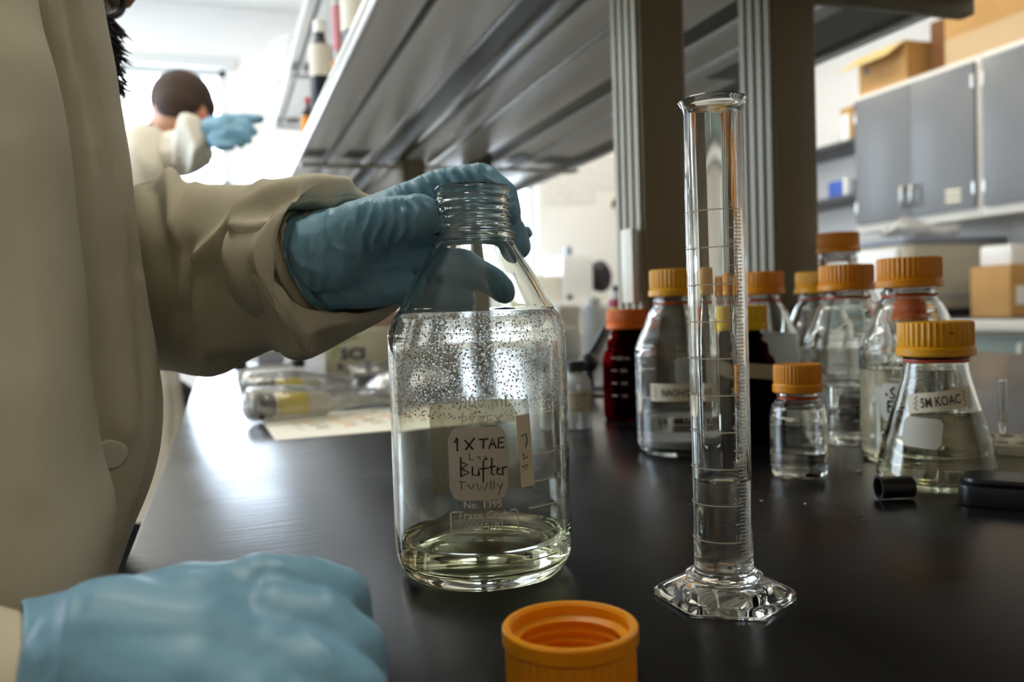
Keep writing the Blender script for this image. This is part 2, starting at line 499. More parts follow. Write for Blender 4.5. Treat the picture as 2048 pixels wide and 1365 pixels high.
lamps = [(-1.15, 2.6), (-1.15, 4.6), (1.0, 4.6), (2.55, 3.0), (2.55, 4.7), (-.15, 1.15), (2.5, .5), (.85, -.25), (.75, -1.55)]  # the wall counter and front wall lamps are added as unseen fill
nm = ['far left', 'far left', 'far middle', 'right', 'far right', 'middle']
for i, (x, y) in enumerate(lamps):
    w = ['over the second person', 'in front of the tall window', 'above the far end of the shelf rack', 'above the grey wall cabinets', 'in the far right corner', 'above the person in the gown', 'added as unseen fill above the near end of the wall counter', 'above the near end of the bench', 'added as unseen fill by the brown front wall'][i]
    t = thing('ceiling_light', 'white fluorescent ceiling light ' + w, 'light', (x, y, CEIL), group='ceiling lights')
    MB().box(-.16, .16, -.61, .61, -.07, 0).build('housing', 'lamp_body', t, bevel=.006)
    MB().box(-.14, .14, -.59, .59, -.085, -.0702).build('diffuser', 'lamp', t, bevel=.006)

# ------------------------------------------------------------------ the bench
BX0, BX1, BY0, BY1 = -.062, 1.85, -.75, 4.65
t = thing('lab_bench', 'long island lab bench with a glossy black resin top', 'bench', (.9, 1.4, FLOOR))
mb = MB().box(BX0, BX1, BY0, BY1, -.032, 0); mb.build('worktop', 'bench', t, bevel=.003, world=True)
M['cab_body'] = mat('beige_laminate', (.50, .46, .37), .5)
M['plinth'] = mat('dark_plinth', (.05, .05, .05), .6)
MB().box(BX0+.04, BX1-.04, BY0+.04, BY1-.04, FLOOR+.10, -.0322).build('cabinet_body', 'cab_body', t, world=True)
MB().box(BX0+.10, BX1-.10, BY0+.08, BY1-.08, FLOOR+.0002, FLOOR+.0998).build('plinth', 'plinth', t, world=True)

# ------------------------------------------------------------------ the reagent rack along the middle of the bench
M['rack_paint'] = mat('olive_grey_metal', (.235, .205, .135), .42)
M['rack_rib'] = mat('lighter_grey_metal', (.40, .375, .285), .48)
M['shelf_under'] = mat('pale_grey_enamel', (.76, .75, .73), .27)
M['shelf_lip'] = mat('white_enamel_lip', (.72, .71, .67), .3)
M['shelf_dark'] = mat('dark_channel', (.065, .06, .05), .35)
M['alu'] = mat('anodised_metal', (.55, .54, .52), .25, .9)
SY0, SY1 = -.55, 4.6
POSTS_Y = (1.0, 2.5, 3.5, 4.45)
t = thing('reagent_rack', 'grey metal two tier reagent shelf rack standing along the black bench', 'shelf rack', (.68, 1.5, 0))
for yy in POSTS_Y:
    for (xa, xb) in ((.534, .606), (.744, .820)):
        mb = MB(); mb.box(xa+.004, xb-.004, yy, yy+.08, .0003, 1.45)
        p = mb.build('post', 'rack_paint', t, bevel=.003, world=True)
        r = MB()
        for sx, xs in ((-1, xa+.004), (1, xb-.004)):
            for k in range(4):
                y0 = yy+.004+k*.020; a, b = sorted((xs, xs+sx*.005))
                r.box(a, b, y0, y0+.012, .0003, 1.45)
        r.build('slotted_strip', 'rack_rib', p, bevel=.0015).location = -Vector(t.location)
xL = (.234, .308, .326, .436, .506, .545, .624, .762, .825, .905, 1.034, 1.12)
xL0 = xL
for zs, nmz in ((.607, 'lower'), (1.137, 'upper')):
    xL = xL0 if nmz == 'lower' else (.300, .330, .345)+xL0[3:]
    xa, xb = xL[0], xL[-1]
    mb = MB()
    mb.box(xa, xb, SY0, SY1, zs+.016, zs+.024)                     # deck
    mb.box(xL[0]+.008, xL[1], SY0, SY1, zs, zs+.016)
    mb.box(xL[2], xL[3], SY0, SY1, zs, zs+.016)
    mb.box(xL[5], xL[6], SY0, SY1, zs+.004, zs+.016)
    mb.box(xL[6], xL[7], SY0, SY1, zs, zs+.016)
    mb.box(xL[8], xL[9], SY0, SY1, zs+.003, zs+.016)
    mb.box(xL[9]+.008, xL[10], SY0, SY1, zs, zs+.016)
    sh = mb.build('shelf_board', 'shelf_under', t, bevel=.0012, world=True)
    d = MB()
    d.box(xL[1], xL[2], SY0, SY1, zs+.010, zs+.016); d.box(xL[3], xL[5], SY0, SY1, zs+.006, zs+.016)
    d.box(xL[7], xL[8], SY0, SY1, zs+.009, zs+.016); d.box(xL[10], xL[11]-.006, SY0, SY1, zs+.009, zs+.016)
    d.build('channel', 'shelf_dark', sh).location = -Vector(t.location)
    s = MB(); s.box(xL[4]-.012, xL[4]+.012, SY0, SY1, zs-.006, zs+.006); s.build('rail', 'alu', t, bevel=.002, world=True)
    s = MB(); s.box(xL[3]-.006, xL[3]+.006, SY0, SY1, zs-.003, zs+.006); s.build('rail', 'alu', t, bevel=.002, world=True)
    s = MB(); s.box(xL[6]-.004, xL[6]+.012, SY0, SY1, zs-.004, zs+.004); s.build('rail', 'alu', t, bevel=.002, world=True)
    s = MB(); s.box(xa, xa+.008, SY0, SY1, zs-.002, zs+.038); s.build('lip', 'shelf_lip', t, bevel=.002, world=True)
    s = MB(); s.box(xb-.006, xb+.004, SY0, SY1, zs-.002, zs+.038); s.build('lip', 'shelf_lip', t, bevel=.002, world=True)
    for yy in POSTS_Y:
        far = yy > 2
        s = MB(); z1 = zs-.0022
        if far:
            s.box(xa+.004, .530, yy-.006, yy+.006, z1-.022, z1-.012); s.box(.82, xb-.01, yy-.006, yy+.006, z1-.022, z1-.012); s.box(.606, .744, yy-.006, yy+.006, z1-.022, z1-.012)
            s.box(xa+.004, .530, yy+.03, yy+.04, z1-.020, z1-.010); s.box(.82, xb-.01, yy+.03, yy+.04, z1-.020, z1-.010)
            s.build('bracket_arm', 'alu', t, bevel=.002, world=True)
        else:
            s.box(xa+.01, .534, yy+.002, yy+.03, z1-.026, z1); s.box(.820, xb, yy+.002, yy+.03, z1-.026, z1); s.box(.606, .744, yy+.002, yy+.03, z1-.026, z1)
            s.build('bracket_arm', 'rack_paint', t, bevel=.003, world=True)
        h = MB()
        for (a, b) in ((.31, .325) if zs > 1 else (.245, .300), (.355, .42), (.86, .90), (.955, 1.06)):
            h = MB(); h.box(a, b, yy-.13 if far or a < .9 else yy+.05, yy-.01 if far or a < .9 else yy+.50, zs-.0012, zs+.001)
            h.build('slot', 'shelf_dark', t, world=True)
q = PY(1257, 455, .999); q2 = PY(1257, 606, .999)
MB().obox((.5235, 1.019, (q.z+q2.z)/2), (.0045, 0, 0), (0, .016, 0), (0, 0, (q.z-q2.z)/2)).build('socket_strip', 'cream_plastic', t, bevel=.002, world=True)

# ------------------------------------------------------------------ right wall: cabinets, shelves, counter
M['door_grey'] = mat('blue_grey_laminate', (.150, .158, .168), .33)
M['cab_white'] = mat('white_melamine', (.70, .68, .62), .45)
M['green_grey'] = mat('green_grey_laminate', (.20, .25, .22), .4)
M['counter'] = mat('dark_blue_counter', (.03, .033, .045), .25)
M['card_brown'] = mottle(mat('corrugated_cardboard', rough=.8), (.46, .255, .085), (.53, .30, .105), 5)
M['card_pale'] = mat('pale_cardboard_flap', (.80, .60, .26), .8)
M['card_tape'] = mat('packing_tape', (.52, .36, .19), .25)
M['shelf_black'] = mat('dark_metal_shelf', (.035, .033, .035), .4)
XW = 3.45
zt, zb = PXp(1975, 103, XW).z, PXp(1975, 432, XW).z
def handle(parent, x, y, z, h, m='steel'):
    mb = MB(); mb.tube([(x-.001, y, z-h/2), (x-.028, y, z-h/2), (x-.030, y, z-h/2+.006), (x-.030, y, z+h/2-.006), (x-.028, y, z+h/2), (x-.001, y, z+h/2)], .0085, 10)
    o = mb.build('handle', m); o.parent = parent; o.location = -Vector(parent.parent.location) if parent.parent else (0,0,0); return o
def wall_cab(y0, y1, label, sticker=False):
    t = thing('wall_cabinet', label, 'cabinet', (3.65, (y0+y1)/2, zb), group='grey wall cabinets')
    e = .0012
    MB().box(XW, RIGHT-.001, y0+e, y1-e, zb, zt).build('carcass', 'cab_white', t, bevel=.003, world=True)
    ym = (y0+y1)/2; hh = zt-zb
    for (a, b, s) in ((y0+.022, ym-.0015, -1), (ym+.0015, y1-.022, 1)):
        d = MB().box(XW-.019, XW-.0002, a, b, zb+.045, zt-.028).build('door', 'door_grey', t, bevel=.002, world=True)
        yk = ym+s*.033
        handle(d, XW-.019, yk, zb+.155, .095)
        for zz in (zb+.14, zt-.12):
            yh = a+.008 if s < 0 else b-.008
            k = MB().box(XW-.024, XW-.0192, yh-.006, yh+.006, zz-.03, zz+.03).build('hinge', 'steel', d, bevel=.001); k.location = -Vector(t.location)
    if sticker:
        s = MB()
        for k in range(3):
            s.add([(XW-.0195, 3.255+.010*k*0, zb+.09+.025*k), (XW-.0195, 3.165, zb+.086+.025*k), (XW-.0195, 3.165, zb+.099+.025*k), (XW-.0195, 3.255, zb+.103+.025*k)], [(0,1,2,3)])
        s.build('label_strips', 'tape', t, world=True)
wall_cab(3.06, 3.90, 'blue grey double door wall cabinet with pale label strips near its bottom corner', True)
wall_cab(2.22, 3.06, 'blue grey double door wall cabinet under the large taped cardboard box')

# open box with a flap, on the first cabinet
t = thing('cardboard_box', 'open brown cardboard box with a pale flap folded out, on the wall cabinets', 'box', (3.65, 3.7, zt))
y0, y1, x0, x1, h = 3.53, 3.88, 3.47, 3.80, .215
mb = MB(); w = .006
mb.box(x0, x0+w, y0, y1, zt+.0005, zt+h); mb.box(x1-w, x1, y0, y1, zt+.0005, zt+h)
mb.box(x0+w, x1-w, y0, y0+w, zt+.0005, zt+h); mb.box(x0+w, x1-w, y1-w, y1, zt+.0005, zt+h); mb.box(x0, x1, y0, y1, zt+.0003, zt+.006)
mb.build('box_body', 'card_brown', t, world=True)
fl = MB(); a0, a1 = Vector((x0, y0+.005, zt+h)), Vector((x0, y1-.005, zt+h))
o1 = Vector((-.125, .03, -.085)); o2 = Vector((-.125, .0, -.085)); up = Vector((-.003, 0, .004))
fl.add([a0, a1, a1+o1, a0-o1*0+o2*1, a0+up, a1+up, a1+o1+up, a0+o2+up], [(0,1,2,3), (4,7,6,5), (0,4,5,1), (1,5,6,2), (2,6,7,3), (3,7,4,0)])
fl.build('flap', 'card_pale', t, world=True)
m_ = MB(); m_.lathe([(0, 0), (.022, 0)], 16)
dk = m_.build('hand_hole', mat('box_print', (.20, .17, .17), .8), t); dk.rotation_euler = (0, -PI/2, 0); dk.location = (x0-.001-3.65, 3.82-3.7, .13)
t = thing('cardboard_box', 'large closed brown cardboard box with packing tape on the second wall cabinet', 'box', (3.62, 2.95, zt))
MB().box(3.47, 3.83, 2.62, 3.285, zt+.0005, zt+.50).build('box_body', 'card_brown', t, bevel=.004, world=True)
MB().box(3.4685, 3.4697, 2.625, 3.28, zt+.002, zt+.13).build('tape', 'card_tape', t, world=True)
vs, fs = text2d('ASPJ', .085)
MB().flat(vs, fs, plane((3.4690, 2.99, zt+.33), (0, -1, 0), (0, 0, 1))).build('handwriting', mat('faint_green_marker', (.40, .33, .10), .8), t, world=True)
t = thing('cardboard_box', 'dark brown cardboard box behind the open box on the wall cabinets', 'box', (3.72, 3.42, zt))
MB().box(3.60, 3.83, 3.31, 3.50, zt+.0005, zt+.30).build('box_body', mat('dark_cardboard', (.20, .085, .03), .8), t, bevel=.003, world=True)

# open shelves beyond the cabinets
def wshelf(zz, label):
    o = MB().box(3.52, RIGHT-.001, 3.93, 5.55, zz-.022, zz).build('wall_shelf', 'shelf_black', loc=(3.68, 4.7, zz), bevel=.002, world=True)
    tag(o, label, 'shelf', 'dark wall shelves')
zs1, zs2 = PXp(1680, 284, 3.53).z, PXp(1680, 392, 3.53).z
wshelf(zs1, 'upper dark wall shelf between the rack post and the grey cabinets, holding a brown box')
wshelf(zs2, 'lower dark wall shelf between the rack post and the grey cabinets, holding a blue box')
def simple(name, label, cat, m, x0, x1, y0, y1, z0, z1, bevel=.004, group=None):
    o = MB().box(x0, x1, y0, y1, z0, z1).build(name, m, loc=((x0+x1)/2, (y0+y1)/2, z0), bevel=bevel, world=True)
    return tag(o, label, cat, group)
M['blue_box'] = mat('bright_blue_plastic', (.015, .07, .42), .4)
M['grey_plastic'] = mat('grey_plastic', (.28, .30, .34), .5)
y_ = lambda px, x: PXp(px, 300, x).y
t = thing('cardboard_box', 'small brown carton with a white front label on the upper dark wall shelf', 'box', (3.66, 4.15, zs1))
MB().box(3.56, 3.78, y_(1706, 3.56), y_(1682, 3.56), zs1+.0005, zs1+.20).build('box_body', 'card_brown', t, bevel=.003, world=True)
MB().box(3.558, 3.5597, y_(1699, 3.56), y_(1684, 3.56), zs1+.01, zs1+.16).build('label', 'white_plastic', t, world=True)
simple('storage_box', 'bright blue plastic box on the lower dark wall shelf', 'box', 'blue_box', 3.57, 3.76, y_(1683, 3.57), y_(1655, 3.57), zs2+.0005, zs2+.10)
simple('storage_box', 'white box right of the bright blue box on the lower dark wall shelf', 'box', 'white_plastic', 3.57, 3.76, y_(1692, 3.57), y_(1684.5, 3.57), zs2+.0005, zs2+.11)
simple('storage_box', 'grey blue box beside the cabinet end on the lower dark wall shelf', 'box', 'grey_plastic', 3.57, 3.76, y_(1703, 3.57), y_(1693.5, 3.57), zs2+.0005, zs2+.09)
simple('storage_box', 'white carton on the lower dark wall shelf seen between the two near rack posts', 'box', 'white_plastic', 3.57, 3.76, y_(1513, 3.57), y_(1490, 3.57), zs2+.0005, zs2+.17)
simple('storage_box', 'white carton on the upper dark wall shelf seen between the two near rack posts', 'box', 'white_plastic', 3.57, 3.76, y_(1514, 3.57), y_(1496, 3.57), zs1+.0005, zs1+.13)

# wall counter, base cabinets and what stands on it
ZC = .05
t = thing('wall_counter', 'white edged wall counter with a dark top along the right wall', 'counter', (3.4, 3.5, FLOOR))
MB().box(2.93, RIGHT-.001, 1.9, 5.5, ZC-.004, ZC).build('worktop', 'counter', t, world=True)
MB().box(2.925, RIGHT-.001, 1.9, 5.5, ZC-.05, ZC-.0042).build('edge', 'cab_white', t, bevel=.003, world=True)
for k, (ya, yb) in enumerate(((1.92, 2.32), (2.325, 2.925), (2.93, 3.53), (3.535, 4.135), (4.14, 4.74), (4.745, 5.48))):
    c = thing('base_cabinet', ['green grey base cabinet at the near end of the wall counter', 'green grey base cabinet with a white bar handle under the beige instrument', 'green grey base cabinet behind the flask, under the wall counter', 'green grey base cabinet behind the orange capped bottles', 'green grey base cabinet behind the second rack post', 'green grey base cabinet in the far right corner'][k], 'cabinet', (3.4, (ya+yb)/2, FLOOR), group='green grey base cabinets')
    MB().box(3.0, RIGHT-.002, ya, yb, FLOOR+.0005, ZC-.0505).build('carcass', 'cab_body', c, world=True)
    d = MB().box(2.98, 2.9997, ya+.004, yb-.004, FLOOR+.12, ZC-.075).build('door', 'green_grey', c, bevel=.002, world=True)
    handle(d, 2.98, ya+.13 if k == 1 else yb-.06, ZC-.19, .17, 'white_plastic')

M['beige_case'] = mat('beige_instrument_case', (.46, .43, .34), .38)
M['white_case'] = mat('white_instrument_case', (.78, .78, .76), .35)
t = thing('centrifuge', 'large rounded beige instrument with a grey lid on the wall counter', 'instrument', (3.33, 3.3, ZC))
def rrect(x0, x1, y0, y1, r, n=8):
    return arc(x1-r, y1-r, r, r, 0, 90, n)+arc(x0+r, y1-r, r, r, 90, 180, n)+arc(x0+r, y0+r, r, r, 180, 270, n)+arc(x1-r, y0+r, r, r, 270, 360, n)
X0, X1, Y0, Y1 = 3.02, 3.66, 3.08, 3.43
ztop = PY(1900, 473, Y0).z
MB().prism(rrect(X0, X1, Y0, Y1, .05), ZC+.035, ztop-.035).build('case', 'beige_case', t, bevel=.006, world=True)
MB().prism(rrect(X0-.002, X1+.002, Y0-.002, Y1+.002, .05), ZC+.085, ZC+.10).build('seam', 'grey_plastic', t, world=True)
MB().prism(rrect(X0-.004, X1+.004, Y0-.004, Y1+.004, .05), ztop-.0345, ztop).build('lid', mat('blue_grey_lid', (.20, .22, .27), .35), t, bevel=.008, world=True)
MB().prism(rrect(X0+.03, X1-.03, Y0+.03, Y1-.03, .04), ZC+.0003, ZC+.0348).build('base', 'black_matte', t, world=True)
MB().box(X0-.012, X0-.0005, Y0+.06, Y1-.04, ZC+.06, ztop-.05).build('lit_side_panel', 'white_case', t, bevel=.004, world=True)  # white sheet puts the window light on this side into the colour
q = PY(2004, 550, Y0); MB().box(q.x-.012, q.x+.012, Y0-.008, Y0-.0005, q.z-.03, q.z+.03).build('latch', 'black', t, bevel=.003, world=True)
# bag lying on it
M['film'] = thin('clear_plastic_film', (1, 1, 1), .10, .12, .42, (.85, .84, .80), (60., .6))
def crumple(name, label, rings, m, amp, sc, n=56, k=5, cat='bag', loc=None, power=1., floor=.0008):
    mb = MB().rings(loft(rings, n, k, power), True)
    z = min(v[2] for v in mb.v)
    o = mb.build(name, m, loc=loc or (sum(v[0] for v in mb.v)/len(mb.v), sum(v[1] for v in mb.v)/len(mb.v), z), world=True, ang=70)
    sculpt(o, noise_amp=amp, noise_scale=sc)
    if floor is not None:
        for v in o.data.vertices: v.co.z = max(v.co.z, floor-o.location.z)
    return tag(o, label, cat)
D0 = proj(Vector((3.3, 3.25, ztop)))[2]
o = crumple('plastic_bag', 'crumpled clear plastic bag lying on top of the beige instrument', [((1762, 462), (1762, 472), D0, .03), ((1790, 440), (1785, 471), D0, .07), ((1815, 432), (1815, 471), D0, .09), ((1850, 446), (1850, 472), D0, .09), ((1885, 450), (1885, 473), D0, .07), ((1915, 445), (1908, 470), D0, .04), ((1922, 450), (1920, 462), D0, .02)], 'film', .012, 16)
_dz = ztop+.0006-min(v.co.z for v in o.data.vertices)-o.location.z
o.location.z += _dz
# brown box and a white tub by the instrument
t = thing('cardboard_box', 'brown carton with a white label beside the beige instrument on the wall counter', 'box', (3.35, 2.62, ZC))
xa = PY(2021, 575, 2.66).x
MB().box(xa, xa+.26, 2.66, 2.86, ZC+.0005, PY(2030, 530, 2.66).z).build('box_body', 'card_brown', t, bevel=.003, world=True)
MB().box(xa+.03, xa+.12, 2.6585, 2.6597, ZC+.05, ZC+.13).build('label', 'white_plastic', t, world=True)
zz = PY(2030, 530, 2.66).z
simple('plastic_tub', 'white plastic tub on the brown carton at the edge of the wall counter', 'tub', 'white_plastic', xa+.03, xa+.22, 2.68, 2.84, zz+.0008, zz+.09, .015)

# ------------------------------------------------------------------ far end: low freezer, instruments, papers
za = PY(1120, 604, 5.0).z
xa, xb = PY(1000, 604, 5.0).x, PY(1290, 604, 5.0).x
t = thing('chest_freezer', 'long low white chest freezer under the far window behind the bench', 'freezer', ((xa+xb)/2, 5.25, FLOOR))
MB().box(xa, xb, 4.95, 5.53, FLOOR+.0005, za-.065).build('body', 'cream_plastic', t, bevel=.01, world=True)
MB().box(xa-.01, xb+.01, 4.93, 5.54, za-.0645, za).build('lid', 'white_case', t, bevel=.012, world=True)
def fx(px): return PY(px, 560, 5.0).x
def fz(py, px=1150): return PY(px, py, 5.0).z
t = thing('lab_instrument', 'white box instrument with a small fitting on top, on the chest freezer', 'instrument', ((fx(1126)+fx(1186))/2, 5.15, za))
MB().box(fx(1126), fx(1186), 5.0, 5.35, za+.0005, fz(511)).build('case', 'white_case', t, bevel=.01, world=True)
MB().box(fx(1138), fx(1150), 5.03, 5.08, fz(511)+.0003, fz(493)).build('fitting', 'grey_plastic', t, bevel=.003, world=True)
MB().box(fx(1133), fx(1143), 4.99, 4.9997, fz(599), fz(590)).build('vent', 'black', t, world=True)
tag(simple('lab_instrument', 'pale low boxed instrument left of the white box instrument on the chest freezer', 'instrument', 'cream_plastic', fx(1062), fx(1124), 5.02, 5.35, za+.0005, fz(549), .01))
mb = MB().ball(((fx(1184)+fx(1233))/2+.02, 5.12, (fz(522)+fz(584))/2), .5*(fx(1233)-fx(1184)), (1., .8, 1.2), 28)
o = mb.build('bin_bag', 'black_matte', loc=((fx(1184)+fx(1233))/2+.02, 5.12, za+.02), world=True); sculpt(o, noise_amp=.012, noise_scale=14)
tag(o, 'full black plastic bag behind the rack post, beside the white box instrument', 'bag')
zc2 = (fz(522)+fz(584))/2 - .5*(fx(1233)-fx(1184))*1.2
simple('plastic_crate', 'pale crate under the black plastic bag on the chest freezer', 'crate', 'cream_plastic', fx(1188)+.0, fx(1245), 5.0, 5.3, za+.0005, max(za+.03, zc2-.012), .006)
M['poster'] = mottle(mat('printed_paper', rough=.8), (.62, .61, .60), (.74, .73, .71), 90, 4, .45, .55, stretch=(.2, 1, 1.6))
M['poster_dark'] = mat('dark_print', (.06, .06, .06), .7)
for k, (a, b, c, d, lab) in enumerate(((1085, 322, 1140, 410, 'pale printed sheet on the far wall nearest the far window'), (1143, 318, 1190, 408, 'pale printed sheet in the middle of the row on the far wall'), (1193, 314, 1242, 382, 'pale printed sheet by the rack post, above the dark picture on the far wall'))):
    p0, p1 = PY(a, d, BACK-.004), PY(c, b, BACK-.004)
    o = MB().box(p0.x, p1.x, BACK-.004, BACK-.001, p0.z, p1.z).build('paper_sheet', 'poster', loc=((p0.x+p1.x)/2, BACK-.002, (p0.z+p1.z)/2), world=True)
    tag(o, lab, 'paper sheet', 'papers on the far wall')
p0, p1 = PY(1218, 420, BACK-.006), PY(1252, 390, BACK-.006)
t = thing('framed_picture', 'small picture with a dark silhouette on the far wall beside the rack post', 'picture', ((p0.x+p1.x)/2, BACK-.004, p0.z))
MB().box(p0.x, p1.x, BACK-.006, BACK-.0045, p0.z, p1.z).build('sheet', 'paper', t, world=True)
MB().prism([(0, 0), (.03, .004), (.05, .028), (.09, .03), (.10, .05), (.06, .045), (.03, .075), (.012, .06), (.0, .03)], 0, .001).build('silhouette', 'poster_dark', t).rotation_euler = (PI/2, 0, 0)
t.children[1].location = (-.05, -.0030, .012)
# ------------------------------------------------------------------ screw cap bottles
def smoothprof(pts, k=5):
    a = catmull([np.array(p) for p in pts], k); return [(max(0., float(p[0])), float(p[1])) for p in a]
def bottle_profile(R, H, rn, shoulder, necktop, thread=None, thick=.0026):
    """outer wall from the middle of the foot up to the rim, then the inner wall back down"""
    neck = H-thread if thread else H-.030
    outer = [(0, .0030), (R*.55, .0028), (R*.78, .0012)]
    outer += smoothprof([(R*.84, .0002), (R*.92, .0012), (R*.985, .0070), (R, .0150)], 4)
    outer += smoothprof([(R, .016), (R, shoulder*.55), (R, shoulder-.010), (R*.975, shoulder-.003), (R*.905, shoulder+.0045), (R*.80, shoulder+(neck-shoulder)*.36), (rn*1.30, shoulder+(neck-shoulder)*.76), (rn*1.07, neck-.002), (rn*1.02, neck+.001)], 4)[1:]
    outer += [(rn*1.08, neck+.0018), (rn*1.10, neck+.0030), (rn*1.06, neck+.0044), (rn*.985, neck+.0055)]
    z = neck+.0075; top = H-.0045
    while z+.0042 < top:
        outer += [(rn*.955, z), (rn*.965, z+.0008), (rn*1.005, z+.0014), (rn*1.005, z+.0020), (rn*.965, z+.0028)]; z += .0043
    outer += [(rn*.955, H-.0046), (rn*.97, H-.0034), (rn*1.0, H-.0026), (rn*1.0, H-.0010), (rn*.97, H)]
    t = thick
    inner = [(rn*.90, H-.0003), (rn*.855, H-.002), (rn*.845, neck+.004), (rn*.90, neck-.002)]
    inner += smoothprof([(rn*1.30-t, shoulder+(neck-shoulder)*.76-.001), (R*.80-t, shoulder+(neck-shoulder)*.36-.002), (R*.905-t, shoulder+.002), (R-t, shoulder-.010), (R-t, shoulder*.8), (R-t, shoulder*.55), (R-t, .018)], 4)
    inner += smoothprof([(R-t, .0165), (R*.975-t, .0105), (R*.88-t, .0066), (R*.70, .0056), (0.0, .0060)], 4)
    return outer, inner
def liquid_profile(inner, zl, eat=.0003):
    pts = [(r, z) for r, z in inner if z < zl]
    rr = np.interp(zl, *zip(*sorted([(z, r) for r, z in inner])))
    pts = [(max(0, r+eat) if r > 0 else 0, z-eat) for r, z in pts]
    return [(0, zl-.0004), (rr*.80, zl-.0004), (rr*.93, zl+.0001), (rr-.0005, zl+.0009), (rr+eat, zl+.0013)]+pts
def cap_mesh(R=.0255, H=.026, ribs=40, flange=.0072, cavity=True, up=True):
    """ribbed screw cap, flange at the bottom, threaded hollow inside"""
    rf = R*1.055; hol = R-.0026
    n = ribs*6
    out = [(rf-.0006, 0), (rf, .0008), (rf, flange-.0012), (rf-.0012, flange), (R*.985, flange+.0004)]
    rib0 = len(out)
    out += [(R, flange+.0010), (R, H*.55), (R, H-.0022), (R*.99, H-.0008)]
    rib1 = len(out)
    out += [(R*.955, H-.0001), (R*.90, H), (R*.86, H-.0006), (R*.4, H-.0006), (0, H-.0006)]
    inn = [(0, H-.0040), (hol-.004, H-.0040), (hol-.0025, H-.0055)]
    z = H-.0070
    while z > .0068:
        inn += [(hol-.0003, z), (hol-.0003, z-.0012), (hol-.0022, z-.0022), (hol-.0022, z-.0029)]; z -= .0040
    inn += [(hol+.0004, .0050), (hol+.0004, .0012), (hol+.0014, .0000)]
    prof = inn+out
    k0 = len(inn)
    def mod(j, a):
        j -= k0
        if rib0 <= j < rib1:
            c = math.cos(a*ribs); return .020*(max(-.35, c)-.35)
        return 0
    mb = MB().lathe(prof+[prof[0]], n, mod=mod)
    return mb
def place(px, py, D):
    p = P(px, py, D); return Vector((p.x, p.y, 0.0))
CAPS = {}
def add_cap(t, z, R, H, m, ribs=40, flange=.0072):
    key = (round(R, 5), round(H, 5), ribs)
    o = cap_mesh(R, H, ribs, flange).build('cap', m, t, ang=30); o.location = (0, 0, z); return o
def on(t, name, v2fs, fn, m):
    mb = MB().flat(v2fs[0], v2fs[1], fn); return mb.build(name, m, t, smooth=False, fix=False)
def face_cam(loc): return math.atan2(-loc.y, -loc.x)
def merge(*vfs):
    V, Fc = [], []
    for vs, fs in vfs:
        k = len(V); V += vs; Fc += [tuple(i+k for i in f) for f in fs]
    return V, Fc
def shift(vf, dx, dy, sc=1.):
    return [(x*sc+dx, y*sc+dy) for x, y in vf[0]], vf[1]
def squeeze(vf, k): return [(x*k, y) for x, y in vf[0]], vf[1]
def mirror(vf): return [(-x, y) for x, y in vf[0]], vf[1]
def vclip(vf): return vf

def lab_bottle(label, loc, R, H, rn, capR, capH, shoulder, glass='glass', capm='cap', liq=None, liqm='water', group=None, thread=.030, dz=.0, n=72, ring=True):
    t = thing('reagent_bottle', label, 'bottle', loc, group=group)
    o_, i_ = bottle_profile(R, H, rn, shoulder, 0, thread)
    MB().lathe(o_+i_, n).build('body', glass, t, ang=60)
    if liq: MB().lathe(liquid_profile(i_, liq), n).build('liquid', liqm, t, ang=60)
    if capm:
        add_cap(t, H-capH+.0042+dz, capR, capH, capm)
        if ring:
            neck = H-thread
            MB().lathe([(rn*1.0, neck-.0006), (rn*1.075, neck-.0006), (rn*1.085, neck+.0004), (rn*1.075, neck+.0012), (rn*1.0, neck+.0012), (rn*1.0, neck-.0006)], 48).build('pouring_ring', 'ring', t)
    return t, o_, i_
G = 'orange capped lab bottles'
CR, CH = .0268, .0265
def b500(label, px, py, D, **kw): return lab_bottle(label, place(px, py, D), .043, .1780, .0218, CR, CH, .110, group=G, thread=.030, **kw)
def b250(label, px, py, D, **kw): return lab_bottle(label, place(px, py, D), .035, .1400, .0205, .0258, .0255, .082, group=G, thread=.029, **kw)

# clear bottle with the two-word tape
t, o_, i_ = b500('clear glass bottle, one third full, labelled with a cream NAOH/SDS tape', 1354, 565, .835, liq=.0385, liqm='water')
ph = face_cam(t.location); R = .043
MB().lathe([(0, .0068), (.030, .0066), (.037, .0092), (.0396, .0150), (.039, .0165), (.030, .0150), (0, .0140)], 64).build('sediment', 'sediment', t)
on(t, 'paper_label', grid2d(-.030, .034, -.0085, .0085), wrap(R, ph, .0, .0635, .0, .0003), 'tape')
on(t, 'lettering', merge(shift(squeeze(text2d('NAOH/SDS', .0098, bold=.00012), .74), -.000, -.0034), strokes2d([[(-.026, .0055), (-.0235, .003), (-.0255, .001), (-.0225, -.001), (-.0255, -.003), (-.0235, -.0055), (.0235, -.0055), (.0255, -.003), (.0225, -.001), (.0255, .001), (.0235, .003), (.026, .0055)]], .0006), strokes2d([[(-.022, .0055), (.022, .0055)]], .0005)), wrap(R, ph, .0, .0635, 0, .0005), 'ink')
on(t, 'writing_patch', grid2d(-.022, .020, -.016, .012, round_=.006), wrap(R, ph+PI-.35, 0, .079, 0, -.0002), 'enamel_grey')
on(t, 'print', merge(shift(text2d('500 mL', .0088), .004, .0225), shift(text2d('PYREX', .0085), .004, .0135), shift(grid2d(-.016, .016, 0, .0012), .004, .0100)), wrap(R, ph+PI-.30, 0, .076, 0, .0002), 'enamel')
on(t, 'graduation', merge(*[merge(strokes2d([[(-.006, z), (.010, z+.0008)]], .0010), shift(text2d(s, .0062), -.0105, z-.0022)) for z, s in ((.034, '300'), (.012, '200'), (-.016, '100'))]), wrap(R, ph-.80, 0, .0735), 'enamel')
